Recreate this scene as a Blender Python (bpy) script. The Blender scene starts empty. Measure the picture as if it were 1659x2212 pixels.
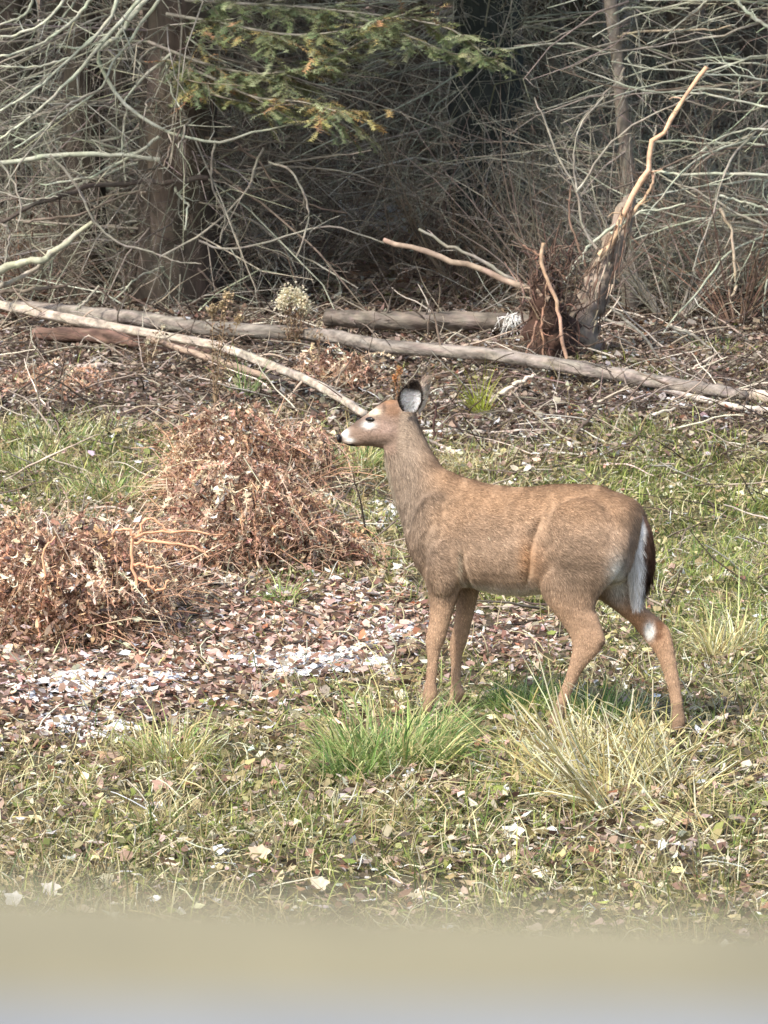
import bpy, bmesh, math
import numpy as np
from mathutils import Vector
sc = bpy.context.scene
COL = sc.collection
rng = np.random.default_rng(7)

# ------------------------------------------------------------------ camera
CH, FPX, CU, CV = 2.2, 8652.0, 829.5, 1106.0
PITCH = math.atan(931.0 / FPX)
cam_d = bpy.data.cameras.new('camera')
cam = bpy.data.objects.new('camera', cam_d); COL.objects.link(cam)
cam.location = (0, 0, CH)
cam.rotation_euler = (math.pi / 2 - PITCH, 0, 0)
cam_d.sensor_fit = 'HORIZONTAL'; cam_d.sensor_width = 24.0
cam_d.lens = 24.0 * FPX / 1659.0
cam_d.clip_start = 0.05; cam_d.clip_end = 500
cam_d.dof.use_dof = True
cam_d.dof.focus_distance = 14.2
cam_d.dof.aperture_fstop = 16.0
sc.camera = cam
# ------------------------------------------------------------------ light
SUN_EL, SUN_AZ = math.radians(47), math.radians(-140)      # azimuth from +Y, clockwise
world = bpy.data.worlds.new('World'); sc.world = world
world.use_nodes = True
wn = world.node_tree
bg = wn.nodes['Background']; bg.inputs['Strength'].default_value = 0.15
sky = wn.nodes.new('ShaderNodeTexSky'); sky.sky_type = 'NISHITA'; sky.sun_disc = False
sky.sun_elevation = SUN_EL; sky.sun_rotation = SUN_AZ; sky.dust_density = 2.0
wn.links.new(sky.outputs[0], bg.inputs[0])
sd = bpy.data.lights.new('sun', 'SUN'); sd.energy = 2.6; sd.angle = math.radians(4); sd.color = (1.0, 0.95, 0.87)
sun = bpy.data.objects.new('sun', sd); COL.objects.link(sun)
sdir = Vector((math.sin(SUN_AZ) * math.cos(SUN_EL), math.cos(SUN_AZ) * math.cos(SUN_EL), math.sin(SUN_EL)))
sun.rotation_euler = sdir.to_track_quat('Z', 'Y').to_euler()
sc.view_settings.view_transform = 'Standard'
sc.view_settings.look = 'None'
sc.view_settings.exposure = 0.93
sc.view_settings.gamma = 1.0
sc.render.engine = 'CYCLES'
sc.cycles.max_bounces = 6
sc.cycles.diffuse_bounces = 3
sc.cycles.use_denoising = True

# ------------------------------------------------------------------ helpers
FWD = np.array([0, math.cos(PITCH), -math.sin(PITCH)])
UPV = np.array([0, math.sin(PITCH), math.cos(PITCH)])
RGT = np.array([1.0, 0, 0])
CAMP = np.array([0, 0, CH])

def ray(u, v):
    u = np.asarray(u, float)[..., None]; v = np.asarray(v, float)[..., None]
    return FWD * FPX + RGT * (u - CU) - UPV * (v - CV)

def proj(p):
    q = np.asarray(p, float) - CAMP
    d = q @ FWD
    return CU + FPX * (q @ RGT) / d, CV - FPX * (q @ UPV) / d

def at(u, v, Y):
    r = ray(u, v)
    return CAMP + r * (np.asarray(Y, float)[..., None] / r[..., 1:2])

def _hash(ix, iy, s):
    h = (ix.astype(np.int64) * 374761393 + iy.astype(np.int64) * 668265263 + s * 974634777) & 0x7fffffff
    h = ((h ^ (h >> 13)) * 1274126177) & 0x7fffffff
    return ((h ^ (h >> 16)) & 0xffffff) / float(0xffffff)

def vnoise(x, y, sc_, s=0):
    x = np.asarray(x, float) / sc_; y = np.asarray(y, float) / sc_
    ix = np.floor(x); iy = np.floor(y); fx = x - ix; fy = y - iy
    fx = fx * fx * (3 - 2 * fx); fy = fy * fy * (3 - 2 * fy)
    a = _hash(ix, iy, s); b = _hash(ix + 1, iy, s); c = _hash(ix, iy + 1, s); d = _hash(ix + 1, iy + 1, s)
    return (a * (1 - fx) + b * fx) * (1 - fy) + (c * (1 - fx) + d * fx) * fy

def fbm(x, y, sc_, s=0, o=3):
    t = 0; a = 1; n = 0
    for i in range(o):
        t = t + a * vnoise(x, y, sc_ / 2 ** i, s + i * 17); n += a; a *= 0.5
    return t / n

def sstep(a, b, x):
    t = np.clip((np.asarray(x, float) - a) / (b - a), 0, 1); return t * t * (3 - 2 * t)

def gz(x, y):
    x = np.asarray(x, float); y = np.asarray(y, float)
    z = 0.055 * (np.clip(y, 19, 29) - 19) + 0.18 * (np.clip(y, 29, 70) - 29)
    z = z + 0.06 * (fbm(x, y, 1.6, 3, 3) - 0.5) * sstep(9, 11, y) + 0.03 * (fbm(x, y, 0.25, 5, 2) - 0.5)
    z = z + 0.5 * (fbm(x, y, 5.0, 9, 2) - 0.5) * sstep(29, 40, y)
    z = z + 0.10 * np.exp(-(((x + 1.4) / 0.9) ** 2 + ((y - 17.5) / 2.0) ** 2))
    return z

def gp(u, v):
    """point where the line of sight through (u, v) meets the ground"""
    r = ray(u, v); Y = np.full(np.shape(u), 14.0) if np.shape(u) else np.array(14.0)
    lo = np.full_like(Y, 5.0); hi = np.full_like(Y, 70.0)
    for _ in range(40):
        m = (lo + hi) / 2; p = CAMP + r * (m[..., None] / r[..., 1:2])
        above = p[..., 2] > gz(p[..., 0], p[..., 1])
        lo = np.where(above, m, lo); hi = np.where(above, hi, m)
    return p

def srgb(*c):
    c = np.array(c, float) / 255.0
    return np.where(c <= 0.04045, c / 12.92, ((c + 0.055) / 1.055) ** 2.4)

def mix(a, b, t):
    t = np.asarray(t, float)[..., None]
    return np.asarray(a) * (1 - t) + np.asarray(b) * t

def mesh_np(name, V, F, mat, parent=None, colors=None, smooth=False, **props):
    V = np.ascontiguousarray(V, dtype=np.float32).reshape(-1, 3); F = np.ascontiguousarray(F, dtype=np.int32)
    me = bpy.data.meshes.new(name)
    n, k = F.shape
    me.vertices.add(len(V)); me.vertices.foreach_set('co', V.ravel())
    me.loops.add(n * k); me.loops.foreach_set('vertex_index', F.ravel())
    me.polygons.add(n); me.polygons.foreach_set('loop_start', np.arange(n, dtype=np.int32) * k)
    try: me.polygons.foreach_set('loop_total', np.full(n, k, dtype=np.int32))
    except Exception: pass
    if smooth: me.polygons.foreach_set('use_smooth', np.ones(n, dtype=bool))
    me.update(calc_edges=True)
    if colors is not None:
        at_ = me.color_attributes.new('Col', 'FLOAT_COLOR', 'POINT')
        c = np.ones((len(V), 4), dtype=np.float32); c[:, :3] = np.asarray(colors, dtype=np.float32)
        at_.data.foreach_set('color', c.ravel())
    me.materials.append(mat)
    o = bpy.data.objects.new(name, me); COL.objects.link(o)
    if parent is not None:
        o.parent = parent
        o.matrix_parent_inverse.identity()
        o.location = -np.array(parent.location) if parent.get('_abs') else (0, 0, 0)
    for a, b in props.items(): o[a] = b
    return o

def empty(name, loc, label, cat, group=None):
    o = bpy.data.objects.new(name, None); COL.objects.link(o)
    o.empty_display_size = 0.1
    o.location = [float(t) for t in loc]; o['label'] = label; o['category'] = cat
    if group: o['group'] = group
    o['_abs'] = 1
    return o

def tag(o, label, cat, group=None):
    o['label'] = label; o['category'] = cat
    if group: o['group'] = group
    return o

def mat_attr(name, rough=0.85, bump=0.0, bscale=60, noise=0.0, nscale=30, transl=0.0, spec=0.3, stretch=(1, 1, 1), sheen=0.0):
    m = bpy.data.materials.new(name); m.use_nodes = True
    nt = m.node_tree; b = nt.nodes['Principled BSDF']
    a = nt.nodes.new('ShaderNodeAttribute'); a.attribute_name = 'Col'
    colout = a.outputs['Color']
    tc = nt.nodes.new('ShaderNodeTexCoord'); mp = nt.nodes.new('ShaderNodeMapping'); mp.inputs['Scale'].default_value = stretch
    nt.links.new(tc.outputs['Object'], mp.inputs[0])
    if noise > 0:
        n = nt.nodes.new('ShaderNodeTexNoise'); n.inputs['Scale'].default_value = nscale; n.inputs['Detail'].default_value = 6
        n.inputs['Roughness'].default_value = 0.65
        nt.links.new(mp.outputs[0], n.inputs['Vector'])
        mr = nt.nodes.new('ShaderNodeMapRange'); mr.inputs[1].default_value = 0.3; mr.inputs[2].default_value = 0.7
        mr.inputs[3].default_value = 1 - noise; mr.inputs[4].default_value = 1 + noise
        nt.links.new(n.outputs[0], mr.inputs[0])
        vm = nt.nodes.new('ShaderNodeVectorMath'); vm.operation = 'SCALE'
        nt.links.new(colout, vm.inputs[0]); nt.links.new(mr.outputs[0], vm.inputs['Scale'])
        colout = vm.outputs[0]
    nt.links.new(colout, b.inputs['Base Color'])
    b.inputs['Roughness'].default_value = rough
    b.inputs['Specular IOR Level'].default_value = spec
    if bump > 0:
        n2 = nt.nodes.new('ShaderNodeTexNoise'); n2.inputs['Scale'].default_value = bscale; n2.inputs['Detail'].default_value = 5
        nt.links.new(mp.outputs[0], n2.inputs['Vector'])
        bp = nt.nodes.new('ShaderNodeBump'); bp.inputs['Strength'].default_value = bump; bp.inputs['Distance'].default_value = 0.01
        nt.links.new(n2.outputs[0], bp.inputs['Height']); nt.links.new(bp.outputs[0], b.inputs['Normal'])
    if transl > 0:
        t = nt.nodes.new('ShaderNodeBsdfTranslucent'); nt.links.new(colout, t.inputs['Color'])
        ms = nt.nodes.new('ShaderNodeMixShader'); ms.inputs[0].default_value = transl
        out = nt.nodes['Material Output']
        nt.links.new(b.outputs[0], ms.inputs[1]); nt.links.new(t.outputs[0], ms.inputs[2]); nt.links.new(ms.outputs[0], out.inputs[0])
    return m

M_BARK = mat_attr('bark', 0.9, bump=0.9, bscale=30, noise=0.45, nscale=14, stretch=(1, 1, 0.25))
M_LOG = mat_attr('weathered_wood', 0.9, bump=1.0, bscale=30, noise=0.6, nscale=11, stretch=(0.4, 1, 1.6))
M_TWIG = mat_attr('twig_bark', 0.85, noise=0.3, nscale=25)
M_LEAF = mat_attr('dry_leaf', 0.7, transl=0.2, spec=0.35, noise=0.2, nscale=60)
M_GRASS = mat_attr('grass_blade', 0.6, transl=0.3, spec=0.4)
M_NEEDLE = mat_attr('needles', 0.6, transl=0.15)
M_FUR = mat_attr('deer_fur', 0.85, transl=0.12, spec=0.15)
M_SKIN = mat_attr('deer_coat', 0.95, bump=0.35, bscale=120, noise=0.22, nscale=70, spec=0.1, stretch=(0.5, 0.5, 1))
M_SNOW = mat_attr('snow', 0.6, bump=0.5, bscale=90)
M_FLUFF = mat_attr('seed_fluff', 0.9, transl=0.3)

# ---- vectorised geometry makers -------------------------------------------------
def tubes(P, R, sides=4):
    """P (N,K,3), R (N,K) -> verts, quad faces"""
    P = np.asarray(P, float); N, K, _ = P.shape
    T = np.gradient(P, axis=1); T /= np.linalg.norm(T, axis=2, keepdims=True) + 1e-9
    ref = np.where(np.abs(T[:, :1, 2:3]) > 0.85, np.array([[[1.0, 0.1, 0]]]), np.array([[[0, 0.1, 1.0]]]))
    A = np.cross(T, np.broadcast_to(ref, T.shape)); A /= np.linalg.norm(A, axis=2, keepdims=True) + 1e-9
    B = np.cross(T, A)
    th = np.arange(sides) * 2 * math.pi / sides
    V = P[:, :, None] + R[:, :, None, None] * (A[:, :, None] * np.cos(th)[:, None] + B[:, :, None] * np.sin(th)[:, None])
    base = (np.arange(N) * K * sides)[:, None, None] + (np.arange(K - 1) * sides)[None, :, None]
    j = np.arange(sides); j2 = (j + 1) % sides
    F = np.stack([base + j, base + j2, base + j2 + sides, base + j + sides], -1)
    return V.reshape(-1, 3), F.reshape(-1, 4)

def spline(pts, n):
    """Catmull-Rom resample of (m,d) control points"""
    p = np.asarray(pts, float); m = len(p)
    if m == 2: t = np.linspace(0, 1, n)[:, None]; return p[0] * (1 - t) + p[1] * t
    q = np.vstack([2 * p[0] - p[1], p, 2 * p[-1] - p[-2]])
    s = np.linspace(0, m - 1, n); i = np.minimum(s.astype(int), m - 2); f = (s - i)[:, None]
    a, b, c, d = q[i], q[i + 1], q[i + 2], q[i + 3]
    return 0.5 * (2 * b + (c - a) * f + (2 * a - 5 * b + 4 * c - d) * f ** 2 + (3 * b - a - 3 * c + d) * f ** 3)

def blades(P, H, W, lean, az, curl):
    """grass blades: 5 verts / 3 tris each, bending over"""
    n = len(P)
    t = np.array([0, 0.55, 1.0])
    d = np.stack([np.cos(az), np.sin(az), np.zeros(n)], 1)
    side = np.stack([-np.sin(az + rng.normal(0, .8, n)), np.cos(az + rng.normal(0, .8, n)), rng.normal(0, .2, n)], 1)
    ang = lean[:, None] + curl[:, None] * np.array([.35, 1.0])[None]
    seg = H[:, None] * np.diff(t)[None]
    hor = np.cumsum(seg * np.sin(ang), 1); ver = np.cumsum(seg * np.cos(ang), 1)
    ver = np.maximum(ver, 0.004)
    C = [P] + [P + d * hor[:, i:i + 1] + np.array([0, 0, 1.0]) * ver[:, i:i + 1] for i in range(2)]
    V = np.zeros((n, 5, 3)); w = [1.0, .85]
    for i in range(2):
        V[:, 2 * i] = C[i] - side * (W * w[i] / 2)[:, None]; V[:, 2 * i + 1] = C[i] + side * (W * w[i] / 2)[:, None]
    V[:, 4] = C[2]
    f = np.array([[0, 1, 3], [0, 3, 2], [2, 3, 4]])
    F = (np.arange(n) * 5)[:, None, None] + f[None]
    return V.reshape(-1, 3), F.reshape(-1, 3)

def leaves(P, S, tilt, az, curl, asp=None):
    """dry leaves: 6 verts / 4 tris, folded and curled"""
    n = len(P)
    asp = rng.uniform(.32, .6, n) if asp is None else asp
    l = np.zeros((n, 6, 3))
    l[:, 0, 0] = -.5; l[:, 1, 0] = -.12 + rng.uniform(-.1, .1, n); l[:, 2, 0] = -.12 + rng.uniform(-.1, .1, n)
    l[:, 3, 0] = .22; l[:, 4, 0] = .22; l[:, 5, 0] = .5
    l[:, 1, 1] = asp * rng.uniform(.7, 1.1, n); l[:, 2, 1] = -asp * rng.uniform(.7, 1.1, n)
    l[:, 3, 1] = asp * rng.uniform(.4, .8, n); l[:, 4, 1] = -asp * rng.uniform(.4, .8, n)
    l[:, :, 2] = curl[:, None] * (l[:, :, 0] ** 2 * 1.4 + np.abs(l[:, :, 1]) * rng.uniform(.3, 1.2, n)[:, None]) + rng.normal(0, .05, (n, 6))
    l *= S[:, None, None]
    roll = rng.uniform(0, 6.28, n); c, s = np.cos(roll)[:, None], np.sin(roll)[:, None]
    x, y, z = l[..., 0], l[..., 1], l[..., 2]
    x, y = x * c - y * s, x * s + y * c
    c, s = np.cos(tilt)[:, None], np.sin(tilt)[:, None]
    x, z = x * c + z * s, -x * s + z * c
    c, s = np.cos(az)[:, None], np.sin(az)[:, None]
    x, y = x * c - y * s, x * s + y * c
    V = P[:, None] + np.stack([x, y, z], -1)
    f = np.array([[0, 2, 1], [1, 2, 4], [1, 4, 3], [3, 4, 5]])
    F = (np.arange(n) * 6)[:, None, None] + f[None]
    return V.reshape(-1, 3), F.reshape(-1, 3)

def jitter_col(c, n, amt=0.25):
    c = np.broadcast_to(c, (n, 3)) * np.exp(rng.normal(0, amt, (n, 1))) * np.exp(rng.normal(0, amt * .18, (n, 3)))
    return np.clip(c, 0.003, 0.9)

def pick(cols, w, n):
    w = np.array(w, float); return np.array(cols)[rng.choice(len(cols), n, p=w / w.sum())]

# ------------------------------------------------------------------ ground
def axis(a, b, fine_a, fine_b, fine, coarse):
    return np.unique(np.concatenate([np.arange(a, fine_a, coarse), np.arange(fine_a, fine_b, fine), np.arange(fine_b, b + coarse, coarse)]))
gx = axis(-80, 80, -4.5, 4.5, 0.08, 2.5); gy = axis(-10, 160, 8.5, 34, 0.08, 2.5)
GX, GY = np.meshgrid(gx, gy)
GV = np.stack([GX, GY, gz(GX, GY)], -1).reshape(-1, 3)
nx, ny = len(gx), len(gy)
idx = np.arange(nx * ny).reshape(ny, nx)
GF = np.stack([idx[:-1, :-1], idx[:-1, 1:], idx[1:, 1:], idx[1:, :-1]], -1).reshape(-1, 4)

def soft(u, v, cu, cv, ru, rv):
    return np.exp(-(((u - cu) / ru) ** 2 + ((v - cv) / rv) ** 2))

def zones(x, y):
    """how much grass / green / litter there is at a place on the ground"""
    p = np.stack([x, y, gz(x, y)], -1); y_ = np.maximum(y, 8)
    u, v = proj(np.stack([x, y_, gz(x, y_)], -1))
    n1 = fbm(x, y, .7, 21, 3); n2 = fbm(x, y, .35, 41, 3)
    path = np.clip(soft(u, v, 560, 1400, 330, 120) + soft(u, v, 120, 1500, 230, 110) + .9 * soft(u, v, 760, 1330, 200, 70)
                   + .8 * soft(u, v, 1120, 1390, 90, 60) + .6 * soft(u, v, 850, 1600, 150, 30), 0, 1.2)
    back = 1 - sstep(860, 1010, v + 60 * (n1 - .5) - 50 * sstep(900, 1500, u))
    leftg = soft(u, v, 90, 960, 170, 120)
    grass = np.clip(.72 - .25 * sstep(1750, 1500, v) * sstep(700, 300, u) - path * 1.1 - back * .78 + leftg * .5 + .35 * soft(u, v, 1600, 1180, 340, 260) + (n1 - .5) * 1.1, 0.02, 1)
    green = np.clip(.40 + .8 * soft(u, v, 1600, 1180, 340, 260) + .9 * soft(u, v, 1150, 1490, 130, 60) + .55 * soft(u, v, 1080, 1720, 200, 60)
                    + .5 * leftg + .35 * soft(u, v, 700, 1830, 300, 70) + (n2 - .5) * 1.3, 0, 1)
    return u, v, grass, green, path, back

_u, _v, _g, _gr, _pa, _ba = zones(GV[:, 0], GV[:, 1])
gc = mix(srgb(86, 72, 58), srgb(84, 80, 54), np.clip(_g, 0, 1))
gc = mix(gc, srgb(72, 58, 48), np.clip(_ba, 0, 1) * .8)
gc = mix(gc, srgb(132, 116, 98), sstep(28, 31, GV[:, 1]))  # slope soil paler: veil over the dark distance is put into its colour
gc = gc * (0.75 + .5 * fbm(GV[:, 0], GV[:, 1], .12, 77, 2))[:, None]
M_GROUND = mat_attr('forest_soil', 0.95, bump=1.0, bscale=35, noise=0.5, nscale=18)
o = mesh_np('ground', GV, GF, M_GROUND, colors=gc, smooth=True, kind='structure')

def scatter(n, y0, y1, extra=0.8, pw=1.0):
    """uniform points on the ground inside a wedge wider than the view"""
    out = []
    tot = 0
    while tot < n:
        m = n * 3
        y = rng.uniform(y0, y1, m); hw = .0965 * y + extra; hm = .0965 * y1 + extra
        x = rng.uniform(-hm, hm, m)
        k = (np.abs(x) < hw) & (rng.random(m) < (y0 / y) ** pw)
        out.append(np.stack([x[k], y[k]], 1)); tot += k.sum()
    return np.vstack(out)[:n]

# leaf litter: thousands of dead leaves nobody could count
def litter(n, y0, y1, pw, name, size=(.022, .055), lift=.02, keep=None, pal=None):
    q = scatter(n, y0, y1, pw=pw); u, v, g, gr, pa, ba = zones(q[:, 0], q[:, 1])
    dens = np.clip(.62 + pa * .6 + ba * .5 - gr * .15 + (fbm(q[:, 0], q[:, 1], .3, 91, 2) - .5) * .9, 0.08, 1)
    if keep is not None: dens = keep(u, v, q)
    k = rng.random(n) < dens; q = q[k]; pa = pa[k]; ba = ba[k]; n = len(q)
    P = np.stack([q[:, 0], q[:, 1], gz(q[:, 0], q[:, 1]) + rng.uniform(.002, lift, n)], 1); g = g[k]
    S = rng.uniform(*size, n) * (1 + .012 * (q[:, 1] - 12))
    V, F = leaves(P, S, np.abs(rng.normal(0, .5, n)), rng.uniform(0, 6.28, n), rng.uniform(-.8, 1.5, n), rng.uniform(.14, .46, n))
    cols = pick([srgb(176, 154, 132), srgb(206, 190, 166), srgb(146, 120, 98), srgb(120, 94, 78), srgb(188, 164, 146), srgb(92, 74, 62), srgb(222, 214, 200), srgb(150, 106, 80)],
                [3, 3, 3, 2, 2.5, 1.6, 1.6, .5], n)
    cols2 = pick([srgb(176, 162, 118), srgb(148, 136, 94), srgb(204, 194, 156), srgb(112, 102, 72), srgb(134, 140, 74)], [3, 3, 1.6, 3, 2.5], n)
    cols = np.where((rng.random(n) < .75 * np.clip(g, 0, 1))[:, None], cols2, cols)
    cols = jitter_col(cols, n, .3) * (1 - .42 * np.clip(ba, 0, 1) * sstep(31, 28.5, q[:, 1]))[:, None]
    cols = mix(cols, np.clip(cols * np.array([1.3, 1.2, 1.22]), 0, .85), np.clip(pa, 0, 1))
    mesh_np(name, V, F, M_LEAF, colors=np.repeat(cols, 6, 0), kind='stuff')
litter(150000, 9.2, 30, .9, 'leaf_litter', size=(.02, .054), lift=.03)
def twig_litter(n, y0, y1, name):
    q = scatter(n, y0, y1, pw=.4); u, v, g, gr, pa, ba = zones(q[:, 0], q[:, 1]); q = q[rng.random(n) < np.clip(.25 + ba, 0, 1)]; n = len(q)
    P = np.stack([q[:, 0], q[:, 1], gz(q[:, 0], q[:, 1]) + .012], 1); a = rng.uniform(0, 6.28, n)
    Q = wander(P, np.stack([np.cos(a), np.sin(a), rng.uniform(-.02, .6, n)], 1), rng.uniform(.1, .6, n), n, .12, .25)
    Q[..., 2] = np.maximum(Q[..., 2], gz(Q[..., 0], Q[..., 1]) + .008)
    V, F = tubes(Q, np.broadcast_to(np.linspace(.0055, .002, K8), (n, K8)) * rng.uniform(.5, 1.5, (n, 1)), 4)
    mesh_np(name, V, F, M_TWIG, colors=jitter_col(pick([srgb(166, 152, 134), srgb(114, 100, 88), srgb(80, 68, 58), srgb(206, 194, 176)], [2.5, 3, 3, 1.2], n), n, .2).repeat(K8 * 4, 0), kind='stuff')
litter(34000, 28, 44, .5, 'hillside_litter', size=(.04, .09), keep=lambda u, v, q: np.full(len(q), .9))

# grass
def grass_field(n, y0, y1, pw, name):
    q = scatter(n, y0, y1, pw=pw); u, v, g, gr, pa, ba = zones(q[:, 0], q[:, 1])
    cl = fbm(q[:, 0], q[:, 1], .16, 131, 2)
    k = rng.random(n) < np.clip(g * (.35 + 1.5 * (cl - .25)), 0, 1)
    q, u, v, g, gr, cl = q[k], u[k], v[k], g[k], gr[k], cl[k]; n = len(q)
    P = np.stack([q[:, 0], q[:, 1], gz(q[:, 0], q[:, 1]) - .004], 1)
    H = rng.gamma(5, .2, n) * (.045 + .04 * cl + .025 * gr)
    W = rng.uniform(.0025, .0048, n) * (1 + .03 * (q[:, 1] - 12))
    az = 2.4 * math.pi * fbm(q[:, 0], q[:, 1], .5, 171, 2) * 2 + rng.normal(0, 1.1, n)
    lean = np.abs(rng.normal(.75, .5, n)); curl = rng.uniform(.1, 1.3, n)
    V, F = blades(P, H, W, lean, az, curl)
    t = rng.random(n) < np.clip(gr * .95, 0.03, .93)
    dry = pick([srgb(196, 182, 138), srgb(165, 148, 104), srgb(215, 205, 170), srgb(130, 112, 80)], [3, 3, 1.5, 2], n)
    grn = pick([srgb(124, 136, 66), srgb(98, 118, 56), srgb(152, 158, 82), srgb(176, 178, 104), srgb(82, 102, 56)], [3, 3, 3, 2.5, 1.5], n)
    c = jitter_col(np.where(t[:, None], grn, dry), n, .2)
    mesh_np(name, V, F, M_GRASS, colors=np.repeat(c, 5, 0), kind='stuff')
grass_field(300000, 9.2, 27, 1.1, 'grass')

# ------------------------------------------------------------------ tangles of twigs
class Twigs:
    def __init__(s): s.P = []; s.R = []; s.C = []
    def add(s, P, R, C):                                    # (N,8,3),(N,8),(N,3)
        s.P.append(P); s.R.append(R); s.C.append(C)
    def build(s, name, mat, parent, sides=3):
        if not s.P: return
        P = np.concatenate(s.P); R = np.concatenate(s.R); C = np.concatenate(s.C)
        k = [0, 2, 5, 7]; P = P[:, k]; R = R[:, k]
        V, F = tubes(P, R, sides); C = np.repeat(C, P.shape[1] * sides, 0)
        return mesh_np(name, V, F, mat, parent, colors=C, kind='stuff')

K8 = 8
def wander(start, dirv, L, n, droop=0., wob=.35, up=0.):
    """n crooked polylines of K8 points from start (n,3) heading dirv (n,3)"""
    d = dirv / (np.linalg.norm(dirv, axis=1, keepdims=True) + 1e-9)
    P = np.zeros((n, K8, 3)); P[:, 0] = start
    seg = (L / (K8 - 1))[:, None]
    drift = rng.normal(0, wob * .5, (n, 3))
    for i in range(1, K8):
        d = d + rng.normal(0, wob * .45, (n, 3)) + drift * .35 + np.array([0, 0, up - droop]) * .25
        d /= np.linalg.norm(d, axis=1, keepdims=True)
        P[:, i] = P[:, i - 1] + d * seg
    return P

def side_twigs(tw, P, R, per, Lf, col, droop=.1, wob=.4, spread=1.1, tmin=.1):
    """children leaving each polyline of P (N,K,3)"""
    N, K, _ = P.shape; m = N * per
    i = np.repeat(np.arange(N), per); t = rng.uniform(tmin, 1, m) * (K - 1.001); j = t.astype(int); f = (t - j)[:, None]
    st = P[i, j] * (1 - f) + P[i, j + 1] * f
    tan = P[i, j + 1] - P[i, j]; tan /= np.linalg.norm(tan, axis=1, keepdims=True) + 1e-9
    rnd = rng.normal(0, 1, (m, 3)); rnd -= (rnd * tan).sum(1, keepdims=True) * tan; rnd /= np.linalg.norm(rnd, axis=1, keepdims=True) + 1e-9
    plen = np.linalg.norm(np.diff(P, axis=1), axis=2).sum(1)[i]
    L = plen * Lf * rng.uniform(.35, 1.2, m) * (1.15 - t / K)
    r0 = np.minimum(R[i, j] * .55, .008) * rng.uniform(.6, 1.1, m)
    Q = wander(st, tan * .8 + rnd * spread * rng.uniform(.5, 1.2, (m, 1)), L, m, droop, wob)
    RR = np.maximum(r0[:, None] * np.linspace(1, .3, K8)[None], .0011)
    tw.add(Q, RR, jitter_col(col, m, .28))
    return Q, RR

def branch_part(tree, pts, r0, r1, col, mat=None, tw=None, twc=None, per=0, n=18, gen2=2, Lf=.35, droop=.1, sides=6, label=None):
    p = spline(pts, n)
    nn = np.linspace(0, 1, n); r0 *= 1.1; r1 *= 1.6
    p[1:-1] += rng.normal(0, r0 * .35, (n - 2, 3))
    R = (r0 * (1 - nn) + r1 * nn) * np.exp(rng.normal(0, .07, n))
    V, F = tubes(p[None], R[None], sides)
    c = jitter_col(col, n, .16).repeat(sides, 0)
    o = mesh_np('branch', V, F, mat or M_TWIG, tree, colors=c, smooth=True)
    if label: o['label'] = label
    if tw is not None and per:
        P8 = p[None]
        Q, RR = side_twigs(tw, P8, R[None], per, Lf, col if twc is None else twc, droop)
        if gen2: Q2, R2 = side_twigs(tw, Q, RR, gen2, .45, col if twc is None else twc, droop)
    return p

def trunk_mesh(tree, pts, radii, col, name='trunk', n=26, sides=14, rough=.06, mat=None, flare=0):
    p = spline(pts, n); r = spline(np.array(radii, float)[:, None], n)[:, 0]
    if flare: r = r * (1 + flare * np.exp(-np.linspace(0, 1, n) * 9))
    V, F = tubes(p[None], r[None], sides)
    V = V.reshape(n, sides, 3); th = np.arange(sides)
    k = 1 + rough * rng.normal(0, 1, (n, sides)) + rough * 1.2 * np.sin(th * 2.4 + rng.uniform(0, 6))[None]
    V = p[:, None] + (V - p[:, None]) * k[..., None]
    caps = np.array([p[0], p[-1]]); V = np.vstack([V.reshape(-1, 3), caps])
    a = np.arange(sides); b = (a + 1) % sides; e = (n - 1) * sides
    F = np.vstack([F, np.stack([b, a, np.full(sides, n * sides), np.full(sides, n * sides)], 1)[:, [0, 1, 2, 2]] if 0 else np.zeros((0, 4), int)])
    tri = np.vstack([np.stack([b, a, np.full(sides, n * sides)], 1), np.stack([a + e, b + e, np.full(sides, n * sides + 1)], 1)])
    F = np.vstack([F[:, [0, 1, 2]], F[:, [0, 2, 3]], tri])
    c = jitter_col(col, n * sides + 2, .14)
    return mesh_np(name, V, F, mat or M_BARK, tree, colors=c, smooth=True)

def G(u, v): return gp(np.array(float(u)), np.array(float(v)))
def A(u, v, Y): return at(np.array(float(u)), np.array(float(v)), np.array(float(Y)))
def line(pts, Y0, Y1=None):
    Y = np.linspace(Y0, Y0 if Y1 is None else Y1, len(pts))
    return np.array([A(a, b, y) for (a, b), y in zip(pts, Y)])
def z3(*p): return [(a * .5, b * .5) for a, b in p]
def z4(*p): return [(829.5 + a * .5, b * .5) for a, b in p]
def z5(*p): return [(a * .5, 603.5 + b * .5) for a, b in p]
def z6(*p): return [(829.5 + a * .5, 603.5 + b * .5) for a, b in p]

LICH = srgb(176, 177, 156); GREYB = srgb(152, 145, 130); BROWNB = srgb(116, 103, 90); DARKB = srgb(84, 74, 66); PALEB = srgb(196, 178, 152); REDB = srgb(128, 104, 88)

def dead_branches(tree, x, Y, r, zb, m, col, z0=.1, z1=3.4, Lr=(.5, 2.1), az=(2.6, 6.8), per=7):
    a = rng.uniform(*az, m); zz = rng.uniform(z0, z1, m)
    st = np.stack([x + r * .7 * np.cos(a), Y + r * .7 * np.sin(a), zb + zz], 1)
    P = wander(st, np.stack([np.cos(a), np.sin(a) * .8, rng.uniform(-.45, .35, m)], 1), rng.uniform(*Lr, m), m, .15, .34)
    tw = Twigs(); R = np.broadcast_to(np.linspace(.009, .0025, K8), (m, K8)) * rng.uniform(.5, 1.3, (m, 1))
    tw.add(P, R, jitter_col(col, m, .25)); Q, RR = side_twigs(tw, P, R, per, .4, col, .1, .5); side_twigs(tw, Q, RR, 2, .5, col, .1, .6)
    tw.build('dead_branches', M_TWIG, tree)

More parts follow.
